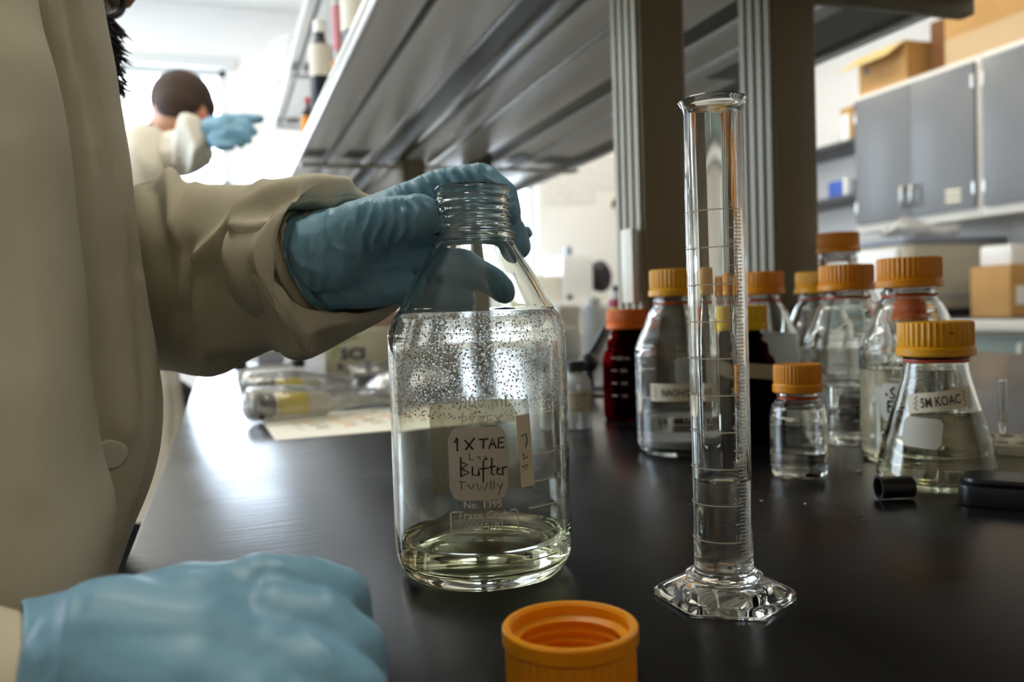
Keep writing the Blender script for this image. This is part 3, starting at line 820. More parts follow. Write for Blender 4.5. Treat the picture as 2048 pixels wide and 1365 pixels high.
on(t, 'bracket_print', merge(strokes2d([[(-.014, .004), (-.014, -.003), (-.011, -.005), (.013, -.005)]], .0011), shift(text2d('1395', .0065), .004, -.002)), wrap(R, ph+.10, 0, .0375), 'enamel')

t, o_, i_ = b500('tall clear bottle behind the yellow capped brown bottle, cloudy white inside', 1520, 560, .99, liq=.108, liqm='milky', capm='cap_deep')
t, o_, i_ = b500('clear bottle in the gap between the two near rack posts, behind the measuring cylinder', 1462, 560, 1.11, liq=.03, capm='cap_deep')
t, o_, i_ = b500('clear bottle in front of the second rack post, with a small cream tape', 1636, 558, 1.05, liq=.03, capm='cap')
ph = face_cam(t.location)
on(t, 'paper_label', grid2d(-.016, .014, -.008, .008), wrap(.043, ph-.62, 0, .083), 'tape')
on(t, 'lettering', text2d('SDS', .008), wrap(.043, ph-.66, 0, .080, 0, .0005), 'ink')
t, o_, i_ = lab_bottle('tallest clear bottle, its orange cap highest of all in front of the white instrument', place(1676, 480, 1.13), .0495, .232, .0218, CR, CH, .148, liq=.05, group=G, thread=.034, capm='cap_deep')
t, o_, i_ = b500('clear bottle with a 200 mark, directly behind the small round shouldered bottle', 1692, 556, .87, liq=.0585, capm='cap_deep')
ph = face_cam(t.location)
on(t, 'graduation', merge(*[merge(strokes2d([[(-.020, z), (.002, z)]], .0009), shift(text2d(s, .0068), .010, z-.0025)) for z, s in ((.042, '400'), (.018, '300'), (-.004, '200'), (-.026, '100'))]), wrap(.043, ph+.10, 0, .0640), 'enamel')
t, o_, i_ = b500('clear bottle with a black handwritten white patch, partly behind the conical flask', 1818, 548, .755, liq=.083, liqm='water_y', capm='cap_deep')
ph = face_cam(t.location); R = .043
on(t, 'print', merge(shift(text2d('500 mL', .0100), .006, .0290), shift(text2d('PYREX', .0090), .006, .0195), shift(grid2d(-.013, .018, 0, .0012), .004, .0158), shift(text2d('No. 1395', .0055), .004, -.029)), wrap(R, ph-.18, .0, .060), 'enamel')
on(t, 'writing_patch', grid2d(-.018, .020, -.021, .0125, round_=.007), wrap(R, ph-.18, .0, .0605, 0, .0003), 'enamel')
on(t, 'handwriting', strokes2d([[(-.0125, .0035), (-.012, .001)], [(-.005, .0085), (-.0085, .0065), (-.0075, .0035), (-.0045, .0015), (-.0065, -.001), (-.009, .0002)], [(.0005, .0005), (.0005, .0085), (.005, .0085), (.0055, .0045), (.001, .0045), (.006, .0005)], [(.0068, .0085), (.0085, .0015), (.010, .0080)], [(-.011, -.0035), (-.011, -.013), (-.005, -.0135)], [(-.011, -.0035), (-.0055, -.0035)], [(-.011, -.008), (-.006, -.008)], [(.0, -.013), (.0002, -.0055), (.003, -.005)], [(.008, -.0045), (.008, -.013)]], .0017), wrap(R, ph-.18, 0, .0605, 0, .0006), 'ink')
on(t, 'bracket_print', merge(strokes2d([[(-.011, .006), (-.0165, .006), (-.018, .004), (-.018, -.003), (-.0165, -.005), (-.009, -.005)]], .0013), shift(text2d('CODE', .006), .002, -.001)), wrap(R, ph-.18, 0, .0235), 'enamel')
t, o_, i_ = b250('short clear bottle half hidden behind the conical flask, deep orange cap', 1818, 625, .93, liq=.03, capm='cap_red')

# brown glass bottles
t, o_, i_ = lab_bottle('dark red glass bottle with a red orange cap, left of the NAOH/SDS bottle', place(1254, 633, 1.09), .0335, .1395, .0205, .0262, .0255, .084, glass='amber', capm='cap_red', group='brown glass bottles', thread=.031, ring=False, liq=.062, liqm='water')
ph = face_cam(t.location)
on(t, 'graduation', merge(*[merge(strokes2d([[(-.008, z), (.000, z)]], .0008), shift(text2d(s, .0058), .009, z-.002)) for z, s in ((.030, '250 mL'), (.014, '200'), (-.002, '150'), (-.018, '100'))]), wrap(.0335, ph-.45, 0, .052), 'enamel_grey')
t, o_, i_ = lab_bottle('near black brown glass bottle with a bright yellow cap and a strip of old tape', place(1482, 640, .89), .035, .1395, .0205, .0265, .0255, .084, glass='amber2', capm='cap_yellow', group='brown glass bottles', thread=.031, ring=False)
ph = face_cam(t.location)
on(t, 'tape_strip', grid2d(-.030, .034, -.0075, .0075, 24, 3), wrap(.035, ph+.12, 0, .078, -.12, .0003), 'tape_clear')

# small 50 ml bottle
t, o_, i_ = lab_bottle('small round shouldered clear bottle marked 1x PBS in black', place(1597, 850, .705), .0232, .0905, .0148, .0192, .0235, .0555, liq=.0205, group=G, thread=.0245, capm='cap_deep', dz=-.0005)
ph = face_cam(t.location)
on(t, 'handwriting', merge(strokes2d([[(-.004, .010), (-.0042, .0055)], [(-.0005, .0095), (.0025, .006)], [(.0025, .0095), (-.0005, .006)], [(-.005, .001), (-.005, -.0045)], [(-.005, .001), (-.0022, .0002), (-.005, -.0015)], [(-.0005, -.0045), (-.0003, .001), (.002, -.0004), (-.0003, -.0018), (.0022, -.0032), (-.0003, -.0045)], [(.006, .001), (.004, -.0005), (.006, -.0025), (.004, -.0045)]], .0008)), wrap(.0232, ph+.72, 0, .036, 0, .0004), 'ink')
on(t, 'graduation', merge(shift(text2d('50', .0055), .0, .0), strokes2d([[(-.008, .002), (-.003, .002)]], .0006)), wrap(.0232, ph+.72, 0, .052), 'enamel')
on(t, 'tape_scrap', ([(-.010, 0), (-.004, .0022), (.006, .0018), (.010, -.0004), (.002, -.0022), (-.004, .0002)], [(0,1,5), (1,2,5), (2,4,5), (2,3,4)]), wrap(.0232, ph-.35, 0, .050, 0, .0003), 'tape')

# conical flask with a screw cap
loc = place(1870, 645, .655)
t = thing('conical_flask', 'conical glass flask with an orange screw cap and a 5M KOAC tape', 'flask', loc, group=None)
Rb, Hf = .0435, .1235
fo = [(0, .003), (.026, .0026), (.037, .0004)]+smoothprof([(.0385, 0), (.0415, .0010), (.0440, .0060), (.0436, .0120), (.0400, .030), (.0345, .050), (.0290, .0690), (.0248, .084), (.0232, .0935), (.0230, .0985)], 5)
fo += [(.0240, .0993), (.0248, .1006), (.0238, .1022), (.0215, .103), (.0215, .118), (.0222, .1195), (.0222, Hf-.001), (.021, Hf)]
fi = [(.0195, Hf-.0005), (.0185, .118), (.0185, .104), (.0205, .0985)]+smoothprof([(.0208, .093), (.0224, .084), (.0266, .0690), (.0320, .050), (.0375, .030), (.0410, .0120), (.0398, .0075), (.036, .0058), (0, .0056)], 5)
MB().lathe(fo+fi, 84).build('body', 'glass', t, ang=60)
MB().lathe(liquid_profile(fi, .0575), 84).build('liquid', 'water_y', t, ang=60)
add_cap(t, Hf-.0225, .0270, .0265, 'cap')
MB().lathe([(.0228, .0962), (.0238, .0962), (.0241, .0974), (.0238, .0986), (.0228, .0986), (.0228, .0962)], 48).build('pouring_ring', 'ring', t)
fR = lambda z: float(np.interp(z, [.012, .030, .050, .069, .084, .0935], [.0436, .0400, .0345, .0290, .0248, .0232]))
ph = face_cam(loc)
on(t, 'paper_label', grid2d(-.0225, .026, -.0072, .0072, 20, 3), wrap(fR, ph, .0015, .0680, .13, .0004), 'tape')
on(t, 'lettering', merge(shift(squeeze(text2d('5M KOAC', .0098, bold=.00015), .66), .0016, -.0034), strokes2d([[(-.0155, -.0050), (.0185, -.0050)], [(-.0145, .0050), (.0185, .0050)], [(-.0155, -.005), (-.0175, -.003), (-.0150, -.0015), (-.018, .0), (-.0148, .0015), (-.0168, .0035), (-.0145, .005)], [(.0185, -.005), (.0205, -.003), (.0178, -.0012), (.0206, .0005), (.018, .002), (.021, .0035), (.0185, .005)]], .0006)), wrap(fR, ph, .0015, .0680, .13, .0007), 'ink')
on(t, 'writing_patch', grid2d(-.016, .013, -.0105, .0115, round_=.004), wrap(fR, ph-.25, 0, .044, -.05, .0003), 'enamel_grey')
on(t, 'print', merge(shift(text2d('250 mL', .007), 0, .004), shift(text2d('PYREX', .0065), 0, -.004)), wrap(fR, ph+PI+.25, 0, .074, 0, .0003), 'enamel')
dt = MB().lathe([(0, 0), (.0009, .0001), (0, .0004)], 10).build('ink_dot', 'ink', t)
a = ph+.42; dt.location = (.0276*math.cos(a), .0276*math.sin(a), .119); dt.rotation_euler = (0, PI/2, a)

# ------------------------------------------------------------------ the big bottle in the hand
MB_D = .477
loc = place(957, 760, MB_D)
BIGLOC = loc.copy()
t = thing('reagent_bottle', 'large open one litre glass bottle gripped by the neck by a blue glove', 'bottle', loc)
R = .0503
bo = [(0, .0042), (.025, .0038), (.036, .0016)]+smoothprof([(.040, .0002), (.0445, .0016), (.0485, .0075), (.0500, .016), (R, .025)], 5)
bo += smoothprof([(R, .026), (R, .08), (R, .128), (.0500, .136), (.0480, .1425), (.0452, .1462)], 5)[1:]
bo += [(.0443, .1470), (.0442, .1478)]+smoothprof([(.0434, .1492), (.0385, .1585), (.0320, .170), (.0262, .1795), (.0236, .1842), (.0228, .187)], 5)
bo += [(.0230, .1886), (.0236, .1896), (.0236, .1908), (.0228, .1918), (.0210, .1926)]
z = .1945
for k in range(4):
    bo += [(.0204, z), (.0206, z+.0009), (.0216, z+.0016), (.0216, z+.0023), (.0206, z+.0031)]; z += .0050
bo += [(.0203, .2150), (.0207, .2165), (.0212, .2175), (.0212, .2192), (.0207, .2202)]
th = .0026
bi = [(.0194, .2202), (.0184, .219), (.0180, .2150), (.0181, .194), (.0196, .1885)]+smoothprof([(.0206, .1842), (.0236, .1785), (.0294, .169), (.0359, .1575), (.0411, .148), (.0424, .1455), (.0452, .1405), (.0472, .134), (R-th, .127)], 5)
i1 = len(bi)
bi += smoothprof([(R-th, .1265), (R-th, .118), (R-th, .105), (R-th, .092)], 5)[1:]; i2 = len(bi)
bi += smoothprof([(R-th, .0905), (R-th, .06), (R-th, .025)], 5)[1:]+smoothprof([(.0470, .019), (.0448, .0115), (.0405, .0085), (.030, .0072), (0, .0078)], 5)
zt_big = lambda z: z if z < .187 else .187+(z-.187)*.895
bo = [(r, zt_big(z)) for r, z in bo]; bi = [(r, zt_big(z)) for r, z in bi]
prof = bo+bi
mis = [0]*(len(prof)-1)
for j in range(len(prof)-1):
    zz = (prof[j][1]+prof[j+1][1])/2
    if j >= len(bo) and .0895 < zz < .1450: mis[j] = 1
big = MB().lathe(prof, 128, mis=mis).build('body', ['glass_main', 'beads'], t, ang=60)
ph = face_cam(loc)
MB().lathe(liquid_profile(bi, .0200), 128).build('liquid', 'water_y', t, ang=60)
on(t, 'writing_patch', grid2d(-.0155, .0150, -.0195, .0180, round_=.006), wrap(R, ph, -.0015, .0700, 0, .0003), 'enamel_grey')
hw = [[(-.0100, .0130), (-.0115, .0105), (-.0095, .0105)], [(-.0100, .0130), (-.0102, .0060)], [(-.0062, .0118), (-.0020, .0068)], [(-.0010, .0128), (-.0060, .0066)],
      [(.0012, .0118), (.0060, .0120)], [(.0036, .0118), (.0032, .0070)], [(.0060, .0068), (.0080, .0120), (.0098, .0068)], [(.0068, .0090), (.0092, .0092)], [(.0142, .0122), (.0112, .0120), (.0110, .0070), (.0142, .0072)], [(.0110, .0096), (.0136, .0098)]]
hw2 = [[(-.0085, .0030), (-.0088, -.0070)], [(-.0088, .0005), (-.0050, -.0008), (-.0086, -.0030)], [(-.0086, -.0030), (-.0042, -.0048), (-.0088, -.0070)], [(-.0026, -.0020), (-.0028, -.0062), (.0000, -.0066), (.0006, -.0024), (.0008, -.0066)],
       [(.0052, .0020), (.0030, .0010), (.0026, -.0105)], [(.0012, -.0032), (.0056, -.0030)], [(.0074, .0022), (.0070, -.0062), (.0086, -.0066)], [(.0058, -.0026), (.0092, -.0022)], [(.0096, -.0048), (.0116, -.0034), (.0102, -.0026), (.0098, -.0060), (.0118, -.0068)], [(.0128, -.0028), (.0128, -.0072)], [(.0128, -.0036), (.0150, -.0028)]]
on(t, 'handwriting', strokes2d(hw, .00085), wrap(R, ph, -.002, .0700, 0, .0006), 'ink')
on(t, 'handwriting', strokes2d(hw2, .0008), wrap(R, ph, -.002, .0700, 0, .0006), 'ink')
on(t, 'faded_handwriting', strokes2d([[(-.004, .0050), (-.004, .0015), (-.002, .0015)], [(.000, .003), (.002, .0015), (.001, .0035)], [(.004, .0035), (.004, .0015)], [(-.010, -.0095), (-.0065, -.0100)], [(-.0085, -.0098), (-.0088, -.0135)], [(-.0055, -.011), (-.0035, -.0135), (-.002, -.011)], [(-.0005, -.0105), (.0, -.0145), (.002, -.0112), (.003, -.0145), (.005, -.0105)], [(.0065, -.0095), (.0063, -.0140)], [(.0082, -.0095), (.0080, -.0140)], [(.0098, -.0115), (.0110, -.0135), (.0126, -.0112), (.0102, -.0170)]], .0007), wrap(R, ph, -.002, .0700, 0, .0005), 'ink_soft')
on(t, 'print', merge(shift(text2d('1000 mL', .0090), .001, .0035), shift(text2d('PYREX', .0075), .001, -.0055)), wrap(R, ph, .0, .0945), 'enamel')
on(t, 'code_print', merge(shift(text2d('Trace Code', .0058), .0, .0015), shift(text2d('00805181', .0052), .0, -.0045), strokes2d([[(-.0140, .0050), (-.0165, .0050), (-.0175, .0040), (-.0175, -.0050), (-.0160, -.0066), (.0165, -.0066), (.0178, -.0050), (.0178, .0040), (.0165, .0050), (.0140, .0050)]], .0009)), wrap(R, ph, .0005, .0395), 'enamel')
on(t, 'stock_print', text2d('No. 1395', .0052), wrap(R, ph, .0, .0465), 'enamel')
gr = []
for zz, s in ((.0715, '500'), (.0575, '400'), (.0440, '300'), (.0300, '200'), (.0165, '100')):
    gr.append(merge(strokes2d([[(-.0155+.0020*i, zz) for i in range(11)]], .0008), shift(text2d(s, .0068), .0105, zz-.0024)))
on(t, 'graduation', merge(*gr), wrap(R, ph+.80, 0, .0), 'enamel')
on(t, 'paper_label', grid2d(-.033, .036, -.0300, .0260, 28, 4), wrap(R, ph+PI-.03, 0, .0655, -.02, .0004), 'tape_clear')
on(t, 'side_label', grid2d(-.0035, .0045, -.0185, .0190, 4, 6), wrap(R, ph+.46, 0, .0740, .05, .0005), 'tape')
on(t, 'side_handwriting', strokes2d([[(-.002, .008), (.001, .009), (.0015, .005), (.0005, .002)], [(-.001, -.001), (-.001, -.004), (.0015, -.003)], [(-.002, -.008), (.0015, -.007), (.0, -.0095)]], .0007), wrap(R, ph+.46, 0, .0740, 0, .0008), 'ink_blue')

# ------------------------------------------------------------------ measuring cylinder
loc = place(1437, 700, .415)
t = thing('measuring_cylinder', 'clear glass measuring cylinder with a hexagonal foot and fine white graduations', 'measuring cylinder', loc)
ro, ri, Hc = .0144, .0119, .2515
hexa = MB()
tube = smoothprof([(.0295, .0085), (.0270, .0108), (.0222, .0150), (.0188, .0178), (.0178, .0190)], 4)+[(.0185, .0198), (.0188, .0212), (.0178, .0226)]+smoothprof([(.0160, .0238), (.0150, .0262), (ro, .0300)], 4)
tube += [(ro, .10), (ro, .18), (ro, .2440)]+smoothprof([(ro, .2455), (.0151, .2485), (.0162, .2507), (.0166, .2515)], 4)
tube += [(.0163, Hc+.0004), (.0156, Hc+.0002)]+smoothprof([(.0148, .2500), (.0136, .2475), (ri, .2450)], 4)+[(ri, .18), (ri, .10), (ri, .0330)]+smoothprof([(ri, .0310), (.0118, .0270), (.0085, .0250), (0, .0245)], 4)
fz_ = lambda z: z*.60 if z < .033 else z-.0132 if z < .2 else z-.0055
tube = [(r, fz_(z)) for r, z in tube]
# foot: a hexagonal plate below, the round tube above, one solid piece of glass
n = 96; ang0 = face_cam(loc)+PI/2+math.radians(2)
def hexr(a, r):
    k = ((a-ang0) % (PI/3))-PI/6; return r*math.cos(PI/6)/math.cos(k)
rows = []
vsum = MB()
plate = [(0, .0022), (.020, .0018), (.0290, .0003), (.0338, .0000), (.0348, .0008), (.0348, .0048), (.0336, .0064), (.0305, .0080)]
plate = [(r, z*.80) for r, z in plate[:-1]]+[(plate[-1][0], plate[-1][1]*.62)]
allp = plate+tube
vs, fs, rr = [], [], []
for j, (r, z) in enumerate(allp):
    if r == 0: rr.append([len(vs)]); vs.append((0, 0, z)); continue
    row = []
    blend = 1. if 2 <= j < len(plate)-1 else (.55 if j == len(plate)-1 else 0.)
    for i in range(n):
        a = 2*PI*i/n; q = r*(1-blend)+hexr(a, r)*blend
        row.append(len(vs)); vs.append((q*math.cos(a), q*math.sin(a), z))
    rr.append(row)
for j in range(len(rr)-1):
    a, b = rr[j], rr[j+1]
    for i in range(n):
        i2 = (i+1) % n
        if len(a) == 1: fs.append((a[0], b[i2], b[i]))
        elif len(b) == 1: fs.append((a[i], a[i2], b[0]))
        else: fs.append((a[i], a[i2], b[i2], b[i]))
MB().add(vs, fs).build('body', 'glass', t, ang=45)
inn = [(ri, .2450), (ri, .18), (ri, .10), (ri, .0330)]+smoothprof([(ri, .0310), (.0118, .0270), (.0085, .0250), (0, .0245)], 4)
inn = [(r, fz_(z)) for r, z in inn]
MB().lathe(liquid_profile(inn, .0595), n).build('liquid', 'water', t, ang=60)
ph = face_cam(loc)
lines, ticks, nums = MB(), MB(), MB()
for k in range(1, 101):
    zk = .0137+k*.00178
    if k % 10 == 0:
        if k <= 100:
            vs, f2 = strokes2d([[(s, 0) for s in np.linspace(-.0315, .0120, 30)]], .00055); lines.flat(vs, f2, wrap(ro, ph, .0, zk))
            vs, f2 = text2d(str(k), .0044, 'RIGHT'); nums.flat(vs, f2, wrap(ro, ph, .0098, zk+.0008))
    elif k % 5 == 0:
        vs, f2 = strokes2d([[(s, 0) for s in np.linspace(.0062, .0140, 8)]], .0005); ticks.flat(vs, f2, wrap(ro, ph, 0, zk))
    else:
        vs, f2 = strokes2d([[(s, 0) for s in np.linspace(.0088, .0140, 6)]], .0005); ticks.flat(vs, f2, wrap(ro, ph, 0, zk))
lines.build('graduation', 'enamel', t, smooth=False, fix=False)
ticks.build('fine_graduation', 'enamel', t, smooth=False, fix=False)
nums.build('numerals', 'enamel', t, smooth=False, fix=False)
on(t, 'print_remnant', ([(-.0040, .0), (-.0025, .0008), (.0010, .0005), (.0040, .0), (.0050, .0003), (.0040, -.0009), (.0015, -.0012), (-.0010, -.0004)], [(0,1,7), (1,2,6,7), (2,3,5,6), (3,4,5)]), wrap(ro, ph, .001, .0215), 'tape')

# ------------------------------------------------------------------ loose caps and small things on the bench
loc = PZ(1141, 1400, 0.0); p = P(1141, 1292, .326)
loc = Vector((p.x, p.y, 0))
o = cap_mesh(.0250, .0245, 44).build('bottle_cap', 'cap_open', loc=(p.x, p.y, .0245+.0004), ang=30)
o.rotation_euler = (PI, 0, .3)
tag(o, 'bright orange screw cap lying open end up at the front of the bench', 'bottle cap')
# small black cap on its side
p = P(1790, 970, .612)
mb = MB().lathe([(0, .0125), (.0072, .0125), (.0078, .0118), (.0080, -.0118), (.0086, -.0125), (.0070, -.0125), (.0066, -.011), (.0066, .0095), (0, .0095)], 40, mod=lambda j, a: .018*math.cos(a*24) if j in (2, 3) else 0)
o = mb.build('bottle_cap', 'black', loc=(p.x, p.y, .0089)); o.rotation_euler = (0, PI/2, math.radians(-18))
tag(o, 'small black screw cap lying on its side against the conical flask', 'bottle cap')
# black block
p = P(2040, 985, .57)
t = thing('black_base', 'black rounded plastic lid lying on the bench right of the conical flask', 'lid', (p.x+.012, p.y+.012, 0))
dv = Vector((p.x, p.y, 0)).normalized()
mb = MB().prism(rrect(-.036, .036, -.022, .022, .012), .0004, .0145); b1 = mb.build('body', 'black', t, bevel=.0015)
mb = MB().prism(rrect(-.033, .033, -.019, .019, .012), .0147, .0195); b2 = mb.build('lid', 'black', t, bevel=.0035)
t.rotation_euler = (0, 0, math.atan2(dv.y, dv.x)-PI/2)
# floating tube rack with one tube
M['foam'] = mat('translucent_cream_plastic', (.66, .64, .50), .35, trans=.45, ior=1.2)
p = P(2030, 905, .69)
t = thing('tube_float', 'round translucent floating tube rack behind the black lid', 'tube rack', (p.x, p.y, 0))
zt_ = P(2030, 880, .69).z
for (nm_, r, z0, z1) in (('top_disc', .032, zt_-.009, zt_), ('skirt', .026, zt_-.024, zt_-.0092), ('foot', .014, .0004, zt_-.0242)):
    mb = MB().lathe([(0, z0), (r*.95, z0), (r, z0+.001), (r, z1-.001), (r*.95, z1), (0, z1)], 48); mb.build(nm_, 'foam', t)
h = MB()
for k in range(8):
    a = k*PI/4+.2; h.lathe([(.0032, 0), (.0050, .0), (.0056, .0012), (.0046, .0018), (.0032, .0006), (.0032, 0)], 20, (.021*math.cos(a), .021*math.sin(a), zt_+.0002))
h.build('tube_holes', 'foam', t)
q = P(2005, 815, .70)
o = MB().lathe([(0, 0), (.0022, .0004), (.0034, .012), (.0034, .0440), (.0040, .0446), (.0040, .0458), (.0028, .0458), (.0028, .012), (0, .002)], 32).build('test_tube', 'glass', loc=(q.x, q.y, P(2003, 757, .70).z-.046))
tag(o, 'slim clear tube standing upright in the floating tube rack', 'tube')
# crumbs
for i, (px, py, s) in enumerate(((1719, 946, .0022), (1523, 1004, .0011), (1610, 1010, .0010))):
    q = PZ(px, py); mb = MB().ball((0, 0, 0), s, (1.3, .8, .5), 8); o = mb.build('paper_scrap', 'tape', loc=(q.x, q.y, s*.5+.0003)); sculpt(o, noise_amp=s*.3, noise_scale=700)
    tag(o, ['white paper crumb on the bench between the small bottle and the black cap', 'tiny pale crumb on the bench right of the measuring cylinder, nearest it', 'tiny pale crumb on the bench in front of the small bottle'][i], 'crumb', 'crumbs on the bench')
# ------------------------------------------------------------------ people
M['coat'] = mat('off_white_gown_cloth', (.60, .56, .44), .85, spec=.2)
_tc = N(M['coat'], 'ShaderNodeTexCoord'); _br = N(M['coat'], 'ShaderNodeTexVoronoi', Scale=1300.)
_b = N(M['coat'], 'ShaderNodeBump', Strength=.25, Distance=.0004)
L(M['coat'], _tc.outputs['Object'], _br.inputs['Vector']); L(M['coat'], _br.outputs['Distance'], _b.inputs['Height']); L(M['coat'], _b.outputs[0], bsdf(M['coat']).inputs['Normal'])
M['coat2'] = mat('cream_lab_coat_cloth', (.72, .68, .58), .85, spec=.2)
M['knit'] = mat('cream_rib_knit', (.74, .67, .50), .9, spec=.2)
M['glove'] = bump(mat('blue_nitrile', (.21, .43, .60), .42, spec=.45), 160, .35, .0012, detail=5., stretch=(1, 1, 1.6))
M['skin'] = mat('skin', (.52, .27, .16), .5, sss=.1)
M['skin_dark'] = mat('brown_skin', (.30, .15, .085), .5, sss=.1)
M['hair'] = mat('black_hair', (.012, .010, .010), .6)
M['hair2'] = mat('cropped_dark_hair', (.055, .032, .022), .8)
M['lens'] = thin('spectacle_lens', base=.08)
M['dark_cloth'] = mat('dark_trousers', (.03, .032, .04), .85)
M['collar'] = mat('dark_collar', (.05, .05, .055), .8)

def chain(*pts): return [(P(x, y, d), r) for x, y, d, r in pts]
def glove_folds(regions, amp=.0011, lam=34.):
    """creases across a finger: (from px, to px, half width px, wavelength px, height)"""
    def fn(w, n):
        if n.dot(CAM-w) < 0: return 0.
        x, y, z = proj(w); d = 0.
        for (a, b, hw, lam_, am, slant) in regions:
            dd, t = seg_d((x, y), a, b)
            if dd > hw: continue
            l = math.hypot(b[0]-a[0], b[1]-a[1]); u = ((x-a[0])*(b[0]-a[0])+(y-a[1])*(b[1]-a[1]))/l
            v = ((x-a[0])*(b[1]-a[1])-(y-a[1])*(b[0]-a[0]))/l
            ph = (u+slant*v)/lam_*2*PI + 4.2*noise.noise(Vector((x*.013, y*.013, 3.1)))+1.4*noise.noise(Vector((x*.04, y*.03, 8.)))
            s = .5+.5*math.sin(ph); mask = min(1, (hw-dd)/(hw*.35))*min(1, u/25 if u > 0 else 0)*min(1, (l-u)/25 if u < l else 0)
            d += am*(s**2.2-.35)*mask*min(1., max(0., n.dot((CAM-w).normalized())*1.7-.1))
        return d
    return fn

# ---- the person at the bench
base = Vector((-.26, .66, FLOOR))
per = thing('person', 'person in a cream gown and blue gloves gripping the large bottle, facing the bench', 'person', base)
bod = MB()
S = lambda x, y, z: Vector((x, y, z))
head_c = P(-5, -75, .66)
hc = head_c
capsules(bod, [(hc+S(-.015, 0, .03), .088), (hc+S(-.005, 0, -.01), .080), (hc+S(.018, 0, -.055), .060), (hc+S(.035, 0, -.085), .045)], 20)
bod.ball(hc+S(.083, 0, -.012), .014, n=10); capsules(bod, [(hc+S(.070, 0, .02), .011), (hc+S(.088, 0, -.018), .013)], 10)
capsules(bod, [(hc+S(-.03, 0, -.07), .058), (hc+S(-.06, .0, -.16), .060)], 18)
sh_n, sh_f = S(-.22, .46, .27), S(-.20, .82, .25)
capsules(bod, [(hc+S(-.07, 0, -.17), .065), (S(-.24, .65, .10), .125), (S(-.27, .65, -.12), .12), (S(-.30, .65, -.36), .13)], 20)
capsules(bod, [(sh_n, .055), (S(-.23, .64, .24), .09), (sh_f, .055)], 16)
capsules(bod, [(sh_f, .050), (P(200, 560, .75), .036), (P(430, 550, .580), .027), (P(600, 530, .513), .022)], 16)
capsules(bod, [(sh_n, .050), (S(-.30, .36, .04), .043), (S(-.21, .29, .03), .034), (P(40, 1360, .283), .021)], 16)
for sy in (-.09, .09):
    capsules(bod, [(S(-.30, .65+sy, -.40), .085), (S(-.26, .65+sy, -.62), .06), (S(-.27, .65+sy, -.84), .045), (S(-.16, .65+sy, -.875), .032)], 16)
body = fuse(bod, 'body', 'skin_dark', per, .006, 5)
tr_ = MB()
for sy in (-.09, .09):
    capsules(tr_, [(S(-.30, .65+sy, -.36), .105), (S(-.26, .65+sy, -.62), .078), (S(-.27, .65+sy, -.83), .062)], 16)
fuse(tr_, 'trousers', 'dark_cloth', per, .008, 3)
shoe = MB()
for sy in (-.09, .09): capsules(shoe, [(S(-.28, .65+sy, -.868), .0415), (S(-.15, .65+sy, -.870), .0385)], 14)
fuse(shoe, 'shoes', 'black_matte', per, .006, 2)
# hair, beard, spectacles
hb = MB(); capsules(hb, [(hc+S(-.030, 0, .045), .090), (hc+S(-.045, 0, -.005), .082)], 20); hb.ball(hc+S(-.01, 0, .075), .078, n=20)
fuse(hb, 'hair', 'hair', per, .006, 2)
bd = MB()
capsules(bd, [(P(176, 40, .650), .0150), (P(186, 80, .648), .0185), (P(188, 115, .645), .0190), (P(190, 150, .645), .0165)], 14)
capsules(bd, [(P(100, 40, .63), .03), (P(150, 90, .635), .028), (P(165, 140, .64), .020)], 14)
capsules(bd, [(P(100, 40, .69), .03), (P(150, 90, .68), .028)], 14)
beard = fuse(bd, 'beard', 'hair', per, .003, 2)
tufts = MB()
for i in range(420):
    x, y = rnd.uniform(205, 240), rnd.uniform(35, 168); p0 = P(x-14+max(0, (y-110)*.12), y, .645+rnd.uniform(-.03, .03))
    dr = XC*rnd.uniform(.2, 1.)-YC*rnd.uniform(.3, 1.1)+F0*rnd.uniform(-.5, .5); ln = rnd.uniform(.010, .019)
    tufts.tube([p0, p0+dr*ln*.6, p0+dr*ln+YC*rnd.uniform(-.003, .003)], [.0011, .0008, .0002], 5)
tufts.build('beard_hair', 'hair', beard).location = -base
gl = MB()
def rim_pts(cx, cy, d, w, h):
    return [P(cx+w*math.cos(a)*(abs(math.cos(a))**-.25 if abs(math.cos(a)) > .05 else 1), cy+h*math.sin(a)*(abs(math.sin(a))**-.25 if abs(math.sin(a)) > .05 else 1), d+.02*math.cos(a)) for a in np.linspace(0, 2*PI, 25)]
g1 = rim_pts(214, 0, .625, 32, 34)
gl.tube(g1, .0024, 8)
gl.tube(rim_pts(222, 2, .70, 26, 31), .0022, 8)
gl.tube([P(246, -12, .63), P(250, -14, .665), P(247, -10, .695)], .002, 8); gl.tube([P(178, -14, .62), P(110, -20, .60), P(40, -15, .60)], .0022, 8)
gls = gl.build('glasses', 'black', per, world=True)
ln = MB(); c = sum((Vector(p) for p in g1[:-1]), Vector())/24
ln.add([c]+g1[:-1], [(0, i+1, (i+1) % 24+1) for i in range(24)])
ln.build('lens', 'lens', gls, fix=False).location = -base

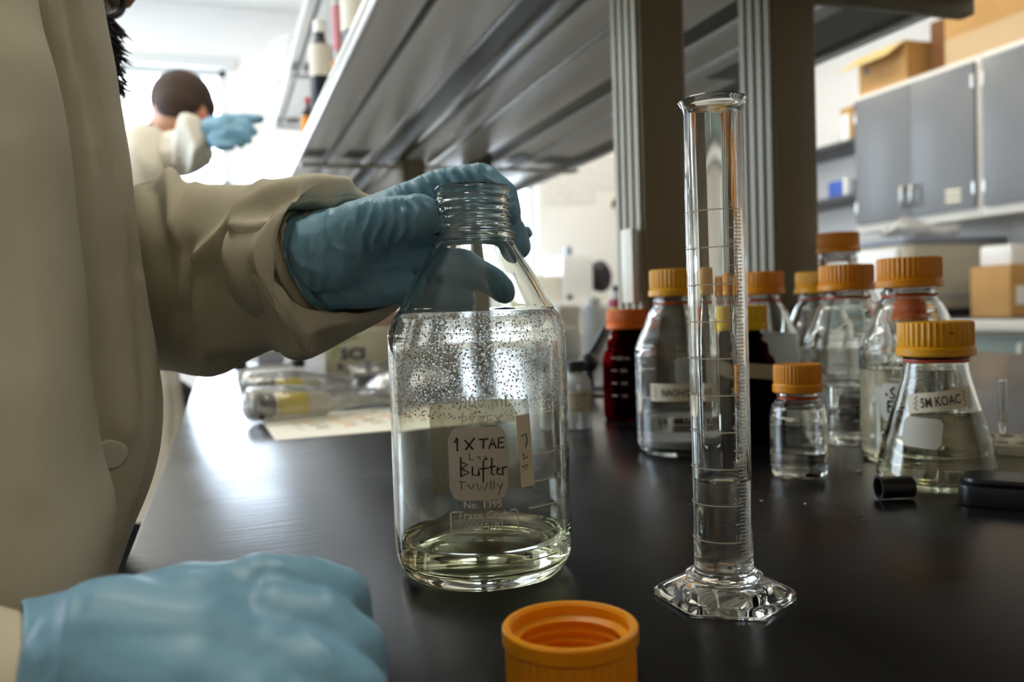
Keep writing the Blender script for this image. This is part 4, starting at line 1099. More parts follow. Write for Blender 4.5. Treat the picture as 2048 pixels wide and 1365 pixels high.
# gown: trunk, near sleeve, far sleeve
def edge(pts, left, D, rd, shift_=0):
    return [((x, y), (left, y+18), D, rd) for x, y in pts]
trunk = edge([(170, -260), (196, -120), (207, 0), (223, 62), (236, 130), (249, 200), (263, 300), (279, 400), (297, 500), (313, 600), (325, 700), (333, 797), (322, 890), (297, 985), (258, 1085), (205, 1185), (150, 1290), (110, 1400), (80, 1560), (70, 1900), (60, 2400)], -640, .56, .15)
trunk = [((a[0]-38, a[1]), b, d, r) for a, b, d, r in trunk]
trunk[0] = ((120, -330), (-300, -330), .58, .09); trunk[1] = ((190, -150), (-500, -150), .57, .13)
mb = MB().rings(loft(trunk, 110, 6, .75), True)
g = mb.build('gown', 'coat', per, world=True, ang=75)
fold = [
    ([(150, -40), (165, 60), (195, 160), (215, 300), (235, 480), (250, 640), (258, 800), (246, 930), (215, 1060)], .0050, 15),
    ([(90, -40), (110, 60), (150, 200), (185, 380), (205, 560), (222, 740), (232, 860)], .0085, 20),
    ([(280, 560), (298, 700), (296, 830), (272, 960), (235, 1090)], .0045, 9),
    ([(140, 0), (150, 60), (170, 160), (178, 260)], -.006, 16),
    ([(196, 300), (210, 420), (222, 560)], -.005, 14),
]
sculpt(g, fold, .0035, 9.)
bt = MB().lathe([(0, .0022), (.004, .0025), (.0075, .0022), (.0085, .001), (.0085, 0), (0, 0)], 20)
# the button sits on the front placket
def surf(o, px, py):
    """nearest skin point under a photo pixel"""
    base_ = Vector(o.parent.location); best = None
    for v in o.data.vertices:
        w = v.co+base_
        if v.normal.dot(CAM-w) <= 0: continue
        x, y, z = proj(w); d = (x-px)**2+(y-py)**2
        if best is None or d < best[0]: best = (d, w.copy(), v.normal.copy())
    return best[1], best[2]
w_, n_ = surf(g, 229, 903)
b_ = bt.build('button', 'cream_plastic', g); b_.location = w_-base+n_*.0002; b_.rotation_mode = 'QUATERNION'; b_.rotation_quaternion = n_.to_track_quat('Z', 'Y')
near = [((40, -260), (-420, -260), .45, .075), ((62, -60), (-460, -40), .44, .075), ((78, 60), (-470, 100), .43, .075), ((102, 170), (-470, 240), .42, .078), ((126, 320), (-480, 400), .415, .08), ((143, 460), (-480, 560), .41, .08), ((155, 600), (-480, 700), .405, .08), ((170, 750), (-480, 830), .40, .08), ((193, 880), (-470, 960), .40, .078), ((222, 990), (-450, 1080), .40, .075), ((206, 1090), (-420, 1190), .395, .07), ((180, 1190), (-400, 1290), .39, .065), ((150, 1290), (-380, 1390), .385, .06)]
mb = MB().rings(loft(near, 96, 6, .8), True)
g2 = mb.build('gown_sleeve', 'coat', per, world=True, ang=75)
sculpt(g2, [([(20, 300), (60, 520), (75, 760), (70, 980)], .004, 40), ([(-60, 100), (10, 400), (30, 700)], -.003, 35)], .0035, 9.)
# cuff of the near sleeve by the lower glove
mb = MB().rings(loft([((-260, 1130), (-260, 1490), .30, .050), ((-120, 1180), (-120, 1490), .292, .045), ((0, 1222), (0, 1492), .286, .034), ((40, 1232), (38, 1488), .284, .030), ((44, 1238), (42, 1484), .284, .028)], 60, 5), True)
c2 = mb.build('knit_cuff', 'knit', per, world=True, ang=75)

# far sleeve
slv = [((150, 372), (180, 700), .68, .060, 0), ((235, 378), (262, 725), .650, .060, 0), ((284, 368), (300, 738), .630, .058, 0), ((340, 351), (352, 745), .605, .058, .004), ((386, 373), (425, 752), .585, .054, .006), ((470, 372), (500, 722), .560, .056, .010), ((560, 364), (565, 700), .540, .056, .016), ((636, 359), (612, 722), .525, .053, .020), ((674, 371), (652, 694), .515, .047, .033), ((694, 386), (690, 655), .510, .042, .049), ((694, 394), (700, 632), .508, .037, .053)]
rows = loft(slv, 110, 9)
slv2 = [((694, 394), (700, 632), .508, .037, .053), ((686, 400), (696, 628), .508, .0345, .052), ((640, 412), (664, 632), .511, .0325, .044), ((580, 420), (615, 640), .515, .0325, .040), ((530, 424), (575, 642), .520, .0310, .030)]
rows += loft(slv2, 110, 5)[1:]
mb = MB().rings(rows, True)
g3 = mb.build('gown_sleeve', 'coat', per, world=True, ang=75)
creases = [
    ([(340, 350), (352, 420), (372, 500), (366, 590)], .0065, 15),
    ([(392, 372), (372, 440), (350, 470)], .0035, 18),
    ([(415, 510), (470, 455), (505, 415), (560, 385), (630, 372), (690, 380)], .0065, 16),
    ([(403, 520), (398, 600), (402, 680), (415, 715)], .0065, 16),
    ([(380, 500), (376, 620), (385, 700)], -.0070, 16),
    ([(490, 465), (498, 400), (530, 375)], .0045, 13),
    ([(500, 462), (555, 456), (610, 420), (660, 400)], .0055, 13),
    ([(497, 470), (515, 540), (560, 600), (600, 660), (608, 690)], .0050, 14),
    ([(540, 420), (580, 400), (620, 392)], -.0040, 16),
    ([(606, 690), (604, 660), (640, 650), (690, 640)], .0045, 14),
    ([(430, 690), (480, 696), (540, 698), (590, 706)], .0040, 12),
    ([(430, 720), (480, 722), (540, 712)], -.0060, 13),
    ([(300, 380), (320, 470), (330, 560), (320, 680)], -.0050, 20),
    ([(430, 560), (480, 600), (520, 650)], -.0030, 30),
    ([(450, 500), (520, 560)], .0020, 30),
]
sculpt(g3, creases, .0024, 16.)
# rib knit cuff between gown and glove
kr = [((545, 428), (600, 634), .516, .0255, .016), ((575, 424), (622, 634), .515, .0272, .018), ((600, 423), (642, 632), .514, .0275, .019), ((612, 424), (655, 629), .512, .0262, .019), ((640, 430), (672, 622), .510, .0255, .018)]
mb = MB().rings(loft(kr, 200, 5), False)
kn = mb.build('knit_cuff', 'knit', per, world=True, ang=80)
kn_c = [P(600, 528, .514)]
def ribs(w, n):
    ax = (P(660, 505, .508)-P(560, 545, .518)).normalized(); r = w-P(600, 528, .514); u = r.dot(ax)
    r = r-ax*u; a = math.atan2(r.dot(Vector((0, 0, 1))), r.dot(ax.cross(Vector((0, 0, 1)))))
    return .0006*math.sin(u/.0016*2*PI)+.0016*math.sin(u/.008*2*PI)
sculpt(kn, fn=ribs)

# far glove, closed round the neck of the bottle
gm = MB()
capsules(gm, chain((606, 528, .513, .0268), (636, 522, .509, .0262), (672, 508, .506, .0265)))
capsules(gm, chain((620, 470, .515, .013), (636, 470, .512, .0130)))
capsules(gm, chain((628, 582, .508, .0125), (660, 575, .507, .0145)))
capsules(gm, chain((660, 505, .505, .0265), (740, 462, .510, .0205), (806, 412, .520, .0138)))
capsules(gm, chain((670, 520, .510, .025), (745, 500, .523, .020), (792, 462, .533, .0135)))
capsules(gm, chain((670, 540, .512, .022), (745, 530, .526, .019), (775, 520, .533, .0140)))
capsules(gm, chain((665, 560, .512, .0175), (740, 560, .525, .0165), (765, 562, .530, .0140)))
capsules(gm, chain((668, 575, .508, .0140), (745, 575, .512, .0130), (800, 570, .522, .0115)))
idx = chain((806, 412, .520, .0136), (880, 378, .521, .0122), (962, 362, .518, .0112), (1004, 394, .512, .0104), (1013, 426, .506, .0092))
mid = chain((792, 465, .533, .0132), (880, 448, .534, .0122), (966, 452, .526, .0112), (1022, 466, .511, .0100), (1034, 492, .507, .0088))
rng = chain((775, 520, .535, .0130), (860, 528, .543, .0120), (935, 540, .543, .0108), (990, 560, .540, .0098), (1012, 577, .537, .0088))
lit = chain((755, 560, .533, .0118), (820, 575, .545, .0105), (880, 592, .547, .0095), (925, 600, .546, .0085))
thb = chain((655, 505, .488, .0235), (715, 462, .480, .0178), (752, 446, .474, .0150), (805, 437, .4665, .0130), (846, 434, .4665, .0112))
for c in (idx, mid, rng, lit, thb): capsules(gm, c)
gm.ball(P(836, 430, .464), .0120, (1, 1, 1), 16)
glo = fuse(gm, 'glove', 'glove', per, .0014, 9)
regs = [((700, 460), (838, 440), 62, 27, .0032, -.35), ((770, 385), (1010, 352), 46, 25, .0032, .55), ((610, 560), (760, 470), 70, 40, .0018, -.7), ((1005, 380), (1020, 430), 34, 18, .0010, .2), ((640, 600), (790, 560), 40, 40, .0009, .3)]
cr = [([(660, 420), (655, 450), (665, 490), (700, 510)], .0012, 5), ([(795, 420), (802, 440), (800, 470)], .0014, 5), ([(812, 430), (835, 424), (828, 446), (812, 462)], .0011, 5), ([(595, 440), (600, 470), (596, 510), (610, 560), (640, 605)], .0014, 8), ([(585, 500), (605, 530), (640, 545)], .0010, 5)]
sculpt(glo, cr, .0006, 60., glove_folds(regs))
def press(o):
    """where the rubber meets the bottle it follows the glass"""
    zs_ = [z for r, z in bo if r > .005]; rs_ = [r for r, z in bo if r > .005]
    for v in o.data.vertices:
        w = v.co+base
        if .02 < w.z < .2185:
            d = w-BIGLOC; d.z = 0; R_ = np.interp(w.z, zs_, rs_)+.0012
            if w.z > .187: R_ = max(R_, .0226)
            if d.length < R_: d = d.normalized()*R_; v.co.x = BIGLOC.x+d.x-base.x; v.co.y = BIGLOC.y+d.y-base.y
    o.data.update()
press(glo)
# rolled hem of that glove and a small loose tip
hem = loft([((606, 424), (654, 628), .5125, .0280, .0165), ((610, 424), (658, 629), .512, .0292, .0168), ((616, 424), (664, 627), .511, .0286, .0165), ((630, 424), (676, 622), .509, .0272, .0170)], 90, 4)
hm = MB().rings(hem, False).build('glove_hem', 'glove', glo, ang=80); hm.location = -base
sculpt(hm, noise_amp=.0006, noise_scale=70., fn=None)
tp = MB().tube([P(1040, 470, .520), P(1052, 466, .520), P(1060, 462, .519)], [.006, .0045, .003], 10); tp.build('glove_tip', 'glove', glo).location = -base

# near glove resting on the bench edge, close to the lens
gn = MB()
capsules(gn, chain((215, 1340, .281, .0275), (240, 1330, .280, .0285)))
capsules(gn, chain((220, 1325, .284, .027), (380, 1262, .292, .0235), (520, 1204, .300, .0160)))
capsules(gn, chain((220, 1340, .280, .028), (390, 1290, .284, .0250), (545, 1268, .286, .0165)))
capsules(gn, chain((220, 1320, .274, .027), (390, 1330, .270, .0230), (535, 1345, .268, .0165)))
capsules(gn, chain((220, 1345, .270, .024), (390, 1390, .258, .0200), (505, 1425, .252, .0150)))
for c in (chain((520, 1193, .300, .0155), (615, 1184, .303, .0128), (680, 1196, .304, .0112), (694, 1262, .308, .0102), (640, 1300, .308, .0100)),
          chain((545, 1258, .286, .0165), (640, 1270, .284, .0145), (704, 1304, .280, .0120), (712, 1380, .283, .0110), (655, 1402, .288, .0102)),
          chain((535, 1345, .268, .0160), (640, 1370, .264, .0140), (705, 1398, .262, .0122), (700, 1450, .268, .0110), (650, 1462, .274, .0100)),
          chain((505, 1425, .252, .0145), (590, 1455, .250, .0120), (640, 1478, .252, .0105), (630, 1505, .258, .0095)),
          chain((250, 1262, .300, .0175), (390, 1262, .318, .0155), (480, 1290, .325, .0125), (540, 1312, .326, .0105))):
    capsules(gn, c)
gln = fuse(gn, 'glove', 'glove', per, .0016, 10)
sculpt(gln, [([(190, 1190), (170, 1260), (160, 1365)], .0011, 9), ([(140, 1205), (130, 1280), (122, 1365)], .0016, 12), ([(100, 1215), (88, 1290), (84, 1365)], -.0020, 14), ([(560, 1130), (640, 1165), (690, 1230), (720, 1290)], .0012, 10), ([(620, 1270), (670, 1320), (700, 1370)], .0012, 9), ([(520, 1150), (500, 1200), (520, 1240)], -.0010, 20)], .0003, 30.)
hem = loft([((44, 1212), (42, 1498), .2845, .0280), ((50, 1206), (48, 1502), .284, .0290), ((62, 1204), (60, 1500), .2835, .0285), ((100, 1200), (100, 1494), .282, .0280), ((200, 1172), (200, 1500), .281, .0285), ((260, 1160), (260, 1490), .281, .027)], 70, 4)
hm = MB().rings(hem, False).build('glove_hem', 'glove', gln, ang=80); hm.location = -base
sculpt(hm, noise_amp=.001, noise_scale=50.)

# ---- the second person, back turned, reaching to the right
b2 = P(300, 380, 2.25); base2 = Vector((b2.x-.06, b2.y, FLOOR))
p2 = thing('person', 'person with cropped dark hair in a lab coat, back turned, pointing a blue glove', 'person', base2)
def P2(x, y, d=2.25): return P(x, y, d)
bod = MB()
hd = P2(364, 218)
bod.ball(hd, .076, (1., 1.18, 1.10), 24); bod.ball(hd+S(.012, .03, -.045), .062, (1., 1.1, 1.15), 20)
capsules(bod, [(hd+S(-.02, -.01, -.055), .056), (P2(330, 275), .056), (P2(306, 310), .060)], 18)
capsules(bod, [(P2(288, 330), .075), (P2(257, 470), .090), (P2(255, 640), .092), (P2(258, 760), .092)], 18)
capsules(bod, [(P2(300, 330), .055), (P2(345, 322, 2.2), .042), (P2(385, 292, 2.13), .034), (P2(408, 272, 2.11), .028)], 16)
capsules(bod, [(P2(215, 330), .06), (P2(190, 470), .045), (P2(210, 590, 2.35), .038)], 16)
capsules(bod, [(hd+S(.048, -.052, -.022), .012), (hd+S(.052, -.052, -.045), .010)], 10)
for sx in (-.09, .07):
    q = base2+S(sx, 0, 0)
    capsules(bod, [(Vector((q.x, q.y, -.20)), .08), (Vector((q.x, q.y, -.45)), .06), (Vector((q.x, q.y, -.83)), .045), (Vector((q.x+.01, q.y+.10, -.87)), .035)], 14)
fuse(bod, 'body', 'skin', p2, .007, 4)
h2 = MB(); h2.ball(hd+S(.001, .004, .022), .0800, (1.02, 1.18, 1.02), 24); h2.ball(hd+S(-.004, -.038, .002), .060, (1.05, 1., .95), 20); h2.ball(hd+S(.03, .0, .008), .058, (1., 1.15, .85), 18)
fuse(h2, 'hair', 'hair2', p2, .006, 3)
ea = MB(); ea.ball(hd+S(.052, -.058, -.038), .020, (.6, .8, 1.25), 14); ea.ball(hd+S(.054, -.066, -.038), .011, (.6, .7, 1.2), 12)
fuse(ea, 'ear', mat('reddened_skin', (.60, .20, .13), .5), p2, .0035, 2)
ct = [((330, 262), (262, 258), 2.25, .075), ((340, 276), (240, 264), 2.25, .10), ((348, 300), (215, 280), 2.25, .13), ((345, 350), (195, 330), 2.25, .16), ((335, 440), (180, 440), 2.25, .17), ((338, 560), (170, 560), 2.25, .18), ((352, 680), (165, 690), 2.25, .19), ((374, 800), (160, 810), 2.25, .20), ((388, 930), (155, 940), 2.25, .20), ((395, 1010), (150, 1020), 2.25, .20)]
mb = MB().rings(loft(ct, 70, 6), True); c = mb.build('lab_coat', 'coat2', p2, world=True, ang=75)
sculpt(c, [([(262, 300), (285, 330), (312, 352)], .012, 8), ([(300, 420), (310, 600), (330, 850)], .012, 14), ([(350, 700), (352, 900)], -.015, 10)], .010, 5.)
cl = loft([((322, 262), (262, 258), 2.25, .085), ((326, 268), (258, 264), 2.25, .092), ((330, 275), (252, 272), 2.25, .10)], 60, 3)
MB().rings(cl, False).build('collar', 'collar', c, ang=80).location = -base2
sl = [((285, 285), (280, 360), 2.24, .090, 0), ((325, 268), (330, 360), 2.20, .085, 0), ((352, 260), (362, 352), 2.17, .070, 0), ((372, 238), (392, 348), 2.14, .066, .01), ((388, 240), (412, 330), 2.12, .058, .02), ((402, 262), (417, 318), 2.11, .046, .02), ((408, 270), (414, 305), 2.11, .032, .01)]
mb = MB().rings(loft(sl, 64, 7), True); s = mb.build('coat_sleeve', 'coat2', p2, world=True, ang=75)
sculpt(s, [([(372, 240), (360, 280), (350, 330)], .014, 8), ([(388, 245), (395, 290), (380, 340)], .012, 7), ([(330, 280), (340, 320), (350, 350)], -.012, 10), ([(405, 265), (412, 300), (414, 325)], .010, 6)], .008, 12.)
g2m = MB()
capsules(g2m, chain((404, 272, 2.11, .034), (428, 262, 2.11, .036), (455, 256, 2.10, .036)))
for c_ in (chain((455, 246, 2.10, .020), (490, 238, 2.10, .014), (520, 238, 2.10, .011)), chain((458, 254, 2.09, .020), (492, 252, 2.09, .014), (508, 264, 2.09, .011)), chain((458, 264, 2.08, .019), (486, 268, 2.08, .0135), (497, 280, 2.08, .011)), chain((450, 272, 2.08, .018), (474, 280, 2.08, .013), (482, 290, 2.08, .010)), chain((428, 280, 2.07, .018), (440, 292, 2.06, .014), (462, 293, 2.06, .011))):
    capsules(g2m, c_)
fuse(g2m, 'glove', 'glove', p2, .004, 4)
ls = MB(); capsules(ls, [(P2(232, 322), .085), (P2(205, 400), .075), (P2(190, 470), .068), (P2(202, 560, 2.33), .058)], 18)
s = fuse(ls, 'coat_sleeve', 'coat2', p2, .008, 4); sculpt(s, noise_amp=.010, noise_scale=12.)
lg = MB(); capsules(lg, [(P2(204, 572, 2.335), .040), (P2(210, 600, 2.35), .042)], 16)
for k in range(4): capsules(lg, [(P2(204+5*k, 605, 2.34+.012*k), .014), (P2(206+5*k, 655, 2.35+.012*k), .011), (P2(214+5*k, 682, 2.34+.012*k), .009)], 10)
capsules(lg, [(P2(216, 595, 2.32), .014), (P2(228, 640, 2.32), .011)], 10)
fuse(lg, 'glove', 'glove', p2, .004, 3)
t2 = MB()
for sx in (-.09, .07):
    q = base2+S(sx, 0, 0); capsules(t2, [(Vector((q.x, q.y, -.10)), .10), (Vector((q.x, q.y, -.45)), .075), (Vector((q.x, q.y, -.82)), .062)], 14)
fuse(t2, 'trousers', 'dark_cloth', p2, .010, 3)
t2 = MB()
for sx in (-.09, .07):
    q = base2+S(sx, 0, 0); capsules(t2, [(Vector((q.x, q.y, -.868)), .041), (Vector((q.x+.01, q.y+.13, -.871)), .038)], 14)
fuse(t2, 'shoes', 'black_matte', p2, .008, 2)
# ------------------------------------------------------------------ small dropper bottle near the big bottle
p = place(1150, 740, 1.03)
M['hdpe'] = mat('translucent_white_plastic', (.74, .75, .72), .35, trans=.35, ior=1.3)
t = thing('plastic_bottle', 'small translucent plastic bottle with a black cap and cream label, right of the big bottle', 'bottle', p)
MB().lathe([(0, .0003), (.0175, .0003), (.0192, .0018), (.0195, .004)]+smoothprof([(.0195, .050), (.0190, .0560), (.0160, .0620), (.0118, .0655), (.0110, .068)], 4)+[(.0110, .072), (0, .072)], 48).build('body', 'hdpe', t)
MB().lathe([(0, .0825), (.0105, .0825), (.0112, .0818), (.0114, .0700), (.0118, .0690), (0, .0690)], 60, mod=lambda j, a: .02*math.cos(a*30) if j in (2, 3) else 0).build('cap', 'black', t)
ph = face_cam(p)
on(t, 'paper_label', grid2d(-.026, .026, -.0135, .0145, 20, 3), wrap(.0195, ph+.1, 0, .033, 0, .0003), 'tape')
on(t, 'lettering', merge(*[strokes2d([[(-.012+.003*i, z) for i in range(k)]], w) for z, k, w in ((.009, 9, .0016), (.0055, 7, .0007), (.002, 8, .0008), (-.0015, 6, .0007), (-.005, 9, .0006), (-.0085, 7, .0014))]), wrap(.0195, ph+.15, 0, .033, 0, .0005), 'ink_soft')

# ------------------------------------------------------------------ left of the bench: card, sealed packs, carton, tray
a, b, c, d = PZ(520, 838), PZ(552, 883), PZ(1062, 838), PZ(1030, 797)
t = thing('colour_chart', 'cream printed colour chart lying flat on the bench left of the big bottle', 'card', ((a+c)/2).to_tuple())
mb = MB(); up = Vector((0, 0, .0009)); e_ = Vector((0, 0, .0003))
mb.add([a+e_, b+e_, c+e_, d+e_, a+up, b+up, c+up, d+up], [(0,1,2,3), (4,7,6,5), (0,4,5,1), (1,5,6,2), (2,6,7,3), (3,7,4,0)])
mb.build('card', 'paper', t, world=True)
ux, uy = (d-a), (b-a)
def cardp(s, q): return a+ux*s+uy*q+Vector((0, 0, .0011))
sw = [(.78, .36, .12), (.62, .45, .26), (.36, .34, .27), (.70, .55, .22), (.30, .27, .17)]
for k in range(6):
    s0 = .12+k*.085*1.05
    for r_ in range(3):
        q0 = .36+r_*.14; s1 = s0+r_*.012
        MB().add([cardp(s1, q0), cardp(s1+.038, q0), cardp(s1+.038, q0+.065), cardp(s1, q0+.065)], [(0,1,2,3)]).build('colour_swatch', mat('printed_swatch', sw[(k+r_*2) % 5] if r_ else (.80, .42, .20), .7), t, world=True, fix=False)
    ln_ = MB()
    for r_ in range(4):
        q0 = .40+r_*.09; ln_.add([cardp(s0-.036, q0), cardp(s0-.012, q0), cardp(s0-.012, q0+.02), cardp(s0-.036, q0+.02)], [(0,1,2,3)])
    ln_.add([cardp(s0-.005, .12), cardp(s0+.02, .12), cardp(s0+.02, .17), cardp(s0-.005, .17)], [(0,1,2,3)])
    ln_.build('print', mat('grey_print', (.45, .43, .36), .8), t, world=True, fix=False)

M['yellow_label'] = mat('yellow_label', (.66, .52, .015), .4)
M['brown_cap'] = mat('dark_brown_cap', (.045, .03, .024), .45)
M['tube_body'] = mat('pale_tube', (.62, .60, .50), .4)
M['pouch'] = thin('crinkled_clear_film', (.97, .97, .95), .16, .06, .10, (.85, .84, .80), (70., 1.))
def sealed_tube(label, p0, p1, r):
    """capped tube lying on its side"""
    v = p1-p0; ln_ = v.length; t = thing('sealed_tube', label, 'tube', (p0.x, p0.y, p0.z))
    rot = v.to_track_quat('Z', 'Y')
    def put(prof, nm, m):
        o = MB().lathe(prof, 40).build(nm, m, t); o.rotation_mode = 'QUATERNION'; o.rotation_quaternion = rot; return o
    put([(0, 0), (r*1.02, 0), (r*1.08, .002), (r*1.08, ln_*.20), (r, ln_*.21), (0, ln_*.21)], 'cap', 'brown_cap')
    put([(0, ln_*.2102), (r*.97, ln_*.2102), (r*.97, ln_*.90), (r*.6, ln_), (0, ln_)], 'body', 'tube_body')
    put([(r*.99, ln_*.24), (r*1.0, ln_*.24), (r*1.0, ln_*.66), (r*.99, ln_*.66), (r*.99, ln_*.24)], 'label', 'yellow_label')
    lp = MB().flat(*grid2d(-r*.5, r*.7, ln_*.32, ln_*.58, 8, 2), lambda s, z: (r*1.012*math.sin(s/r), -r*1.012*math.cos(s/r), z)); o = lp.build('label_panel', 'paper', t, fix=False); o.rotation_mode = 'QUATERNION'; o.rotation_quaternion = rot @ Matrix.Rotation(PI*.5+.2, 3, 'Z').to_quaternion()
    return t
r = .0165
p0 = P(514, 815, 1.19); p0.z = r*1.08+.0045
p1 = P(660, 792, 1.25); p1.z = r+.0045
sealed_tube('yellow labelled tube with a dark brown cap inside the nearest clear pouch on the bench', p0, p1, r)
D1 = 1.20
o = crumple('clear_pouch', 'clear crinkled pouch nearest the colour chart, holding a yellow labelled tube', [((484, 790), (486, 822), 1.16, .020), ((496, 778), (500, 838), 1.17, .040), ((540, 775), (545, 838), 1.19, .050), ((620, 773), (625, 832), 1.22, .050), ((680, 772), (680, 820), 1.26, .050), ((730, 775), (725, 808), 1.29, .045), ((790, 782), (790, 803), 1.33, .05), ((800, 786), (800, 800), 1.34, .03)], 'pouch', .0035, 30, cat='pouch', power=.8)
o = crumple('clear_pouch', 'clear crinkled pouch behind the nearest one, lying in front of the silver tray', [((482, 758), (484, 785), 1.40, .030), ((500, 745), (500, 795), 1.42, .05), ((580, 743), (580, 793), 1.45, .06), ((650, 747), (650, 790), 1.48, .06), ((700, 755), (700, 788), 1.50, .05), ((712, 762), (712, 780), 1.50, .03)], 'pouch', .005, 26, cat='pouch', power=.8)
p0 = P(520, 785, 1.42); p0.z = r*1.08+.0075; p1 = P(640, 780, 1.49); p1.z = r+.0075
sealed_tube('yellow labelled tube inside the second clear pouch, its label barely showing', p0, p1, r)
M['foil'] = thin('white_crinkled_film', (1, 1, 1), .25, .14, .72, (.90, .90, .90), (45., 1.))
o = crumple('plastic_wrapper', 'bright crumpled wrapper between the clear pouches and the big bottle', [((716, 790), (716, 800), 1.60, .02), ((734, 772), (734, 806), 1.60, .05), ((764, 750), (764, 800), 1.60, .06), ((800, 738), (800, 795), 1.61, .06), ((850, 745), (850, 790), 1.62, .05), ((880, 760), (880, 780), 1.62, .03)], 'foil', .012, 22, cat='wrapper')
o = crumple('plastic_wrapper', 'clear crumpled wrapper leaning on the front of the carton with the green arc', [((700, 735), (700, 762), 1.70, .03), ((740, 726), (740, 765), 1.72, .05), ((785, 730), (785, 768), 1.74, .05), ((840, 745), (840, 770), 1.76, .04)], 'pouch', .012, 22, cat='wrapper')

# carton
M['carton'] = mat('olive_cream_carton', (.40, .37, .235), .6)
M['carton_white'] = mat('white_carton_end', (.74, .73, .68), .6)
M['logo_green'] = mat('green_print', (.22, .33, .06), .6)
M['logo_navy'] = mat('navy_print', (.02, .025, .07), .6)
q = PZ(652, 757); q2 = PZ(800, 752); qh = P(655, 662, proj(q)[2]).z
vx = (q2-q).normalized(); vy = Vector((-vx.y, vx.x, 0)); wd = .30
left = q-vx*0
t = thing('carton', 'cream carton printed with a green arc and navy SCI lettering, behind the pouches', 'carton', (q.x, q.y, 0))
mb = MB(); mb.obox(q+vx*wd/2+vy*.10+Vector((0, 0, qh/2+.0005)), vx*wd/2, vy*.10, Vector((0, 0, qh/2)))
mb.build('box', 'carton', t, world=True, bevel=.002)
MB().obox(q+vy*.10+Vector((0, 0, qh/2+.0005))-vx*.0012, vx*.001, vy*.098, Vector((0, 0, qh/2-.002))).build('end_panel', 'carton_white', t, world=True)
sc = (q2-q).length/148.   # metres per photo pixel on this face
fn = plane(q, vx, (0, 0, 1), .0012)
def lp(px, py): return ((px-652)*sc, (757-py)*sc)
vs, fs = text2d('SCI', 31*sc, 'LEFT', .0014); x0, z0 = lp(682, 720)
MB().flat([(x*1.15+x0, y+z0) for x, y in vs], fs, fn).build('lettering', 'logo_navy', t, world=True, smooth=False, fix=False)
x0, z0 = lp(720, 712)
MB().flat(*strokes2d([arc(x0, z0, 52*sc, 36*sc, 185, 88, 16)], 4.2*sc), fn).build('arc_print', 'logo_green', t, world=True, smooth=False, fix=False)
x0, z0 = lp(677, 740); vs, fs = text2d('R', 17*sc, 'LEFT', .0008)
MB().flat([(x+x0, y+z0) for x, y in vs], fs, fn).build('lettering', 'logo_navy', t, world=True, smooth=False, fix=False)
x0, z0 = lp(695, 734); MB().flat(*strokes2d([[(x0, z0), (x0+40*sc, z0)], [(x0, z0-8*sc), (x0+30*sc, z0-8*sc)]], 1.8*sc), fn).build('small_print', mat('olive_print', (.20, .19, .10), .7), t, world=True, smooth=False, fix=False)

# pinkish carton and white bottle behind it, above the glove's lower edge
q = PZ(722, 735, 0); zt2 = P(760, 622, 2.75).z
simple('carton', 'pinkish brown carton seen between the glove and the big bottle', 'carton', mat('pinkish_card', (.52, .34, .26), .7), P(731, 640, 2.75).x, P(731, 640, 2.75).x+.30, P(731, 640, 2.75).y, P(731, 640, 2.75).y+.2, .0005, zt2, .004)
w0 = P(722, 640, 2.6); o = MB().lathe([(0, 0), (.014, 0), (.0145, .01), (.0145, .15), (.008, .165), (.008, .18), (0, .18)], 24).build('plastic_bottle', 'white_plastic', loc=(w0.x, w0.y, .0005)); tag(o, 'slim white plastic bottle standing left of the pinkish carton', 'bottle')

# silver tray with black knobs
q = P(545, 735, 1.86); t = thing('balance', 'low silver and white bench instrument with black knobs behind the clear pouches', 'instrument', (q.x, q.y, 0))
MB().box(q.x-.075, q.x+.065, q.y-.02, q.y+.16, .012, .035).build('case', 'white_case', t, bevel=.006, world=True)
MB().box(q.x-.060, q.x+.050, q.y+.0, q.y+.14, .0352, .044).build('pan', 'steel', t, bevel=.003, world=True)
MB().box(q.x-.030, q.x+.030, q.y+.06, q.y+.12, .0442, .075).build('display', 'grey_plastic', t, bevel=.004, world=True)
for (ax_, s_) in ((-.068, 1), (.056, 1)):
    MB().lathe([(0, .0), (.014, 0), (.016, .003), (.016, .016), (.012, .020), (0, .020)], 24, (q.x+ax_, q.y-.008+.02, .0352)).build('knob', 'black', t, world=True)
for (ax_, ay_) in ((-.065, -.012), (.055, -.012), (-.065, .15), (.055, .15)):
    MB().lathe([(0, .0004), (.008, .0004), (.009, .0118), (0, .0118)], 16, (q.x+ax_, q.y+ay_, 0)).build('foot', 'black', t, world=True)

# ------------------------------------------------------------------ behind the brown bottles
q = P(1192, 690, 2.3); zt3 = P(1190, 602, 2.3).z
t = thing('wash_bottle', 'pale translucent plastic jug standing behind the small black capped bottle', 'jug', (q.x, q.y, 0))
h = zt3; r = .036
MB().lathe([(0, .0004), (r*.95, .0004), (r, .004)]+smoothprof([(r, h*.6), (r, h*.80), (r*.93, h*.87), (r*.62, h*.925), (r*.42, h*.95), (r*.40, h*.965)], 4)+[(r*.40, h*.985), (0, h*.985)], 40).build('body', 'hdpe', t)
MB().lathe([(0, h*1.05), (r*.44, h*1.05), (r*.5, h*1.03), (r*.5, h*.988), (0, h*.988)], 32).build('cap', 'white_plastic', t)
q = P(1238, 640, 1.75); h = P(1238, 571, 1.75).z
t = thing('labelled_bottle', 'small bottle with a magenta and yellow label and a black top by the rack post', 'bottle', (q.x, q.y, 0))
r = .020
MB().lathe([(0, .0004), (r, .0004), (r, h*.86), (r*.6, h*.93), (0, h*.93)], 32).build('body', 'cream_plastic', t)
MB().lathe([(r*1.01, h*.62), (r*1.02, h*.62), (r*1.02, h*.76), (r*1.01, h*.76), (r*1.01, h*.62)], 32).build('label', 'yellow_label', t)
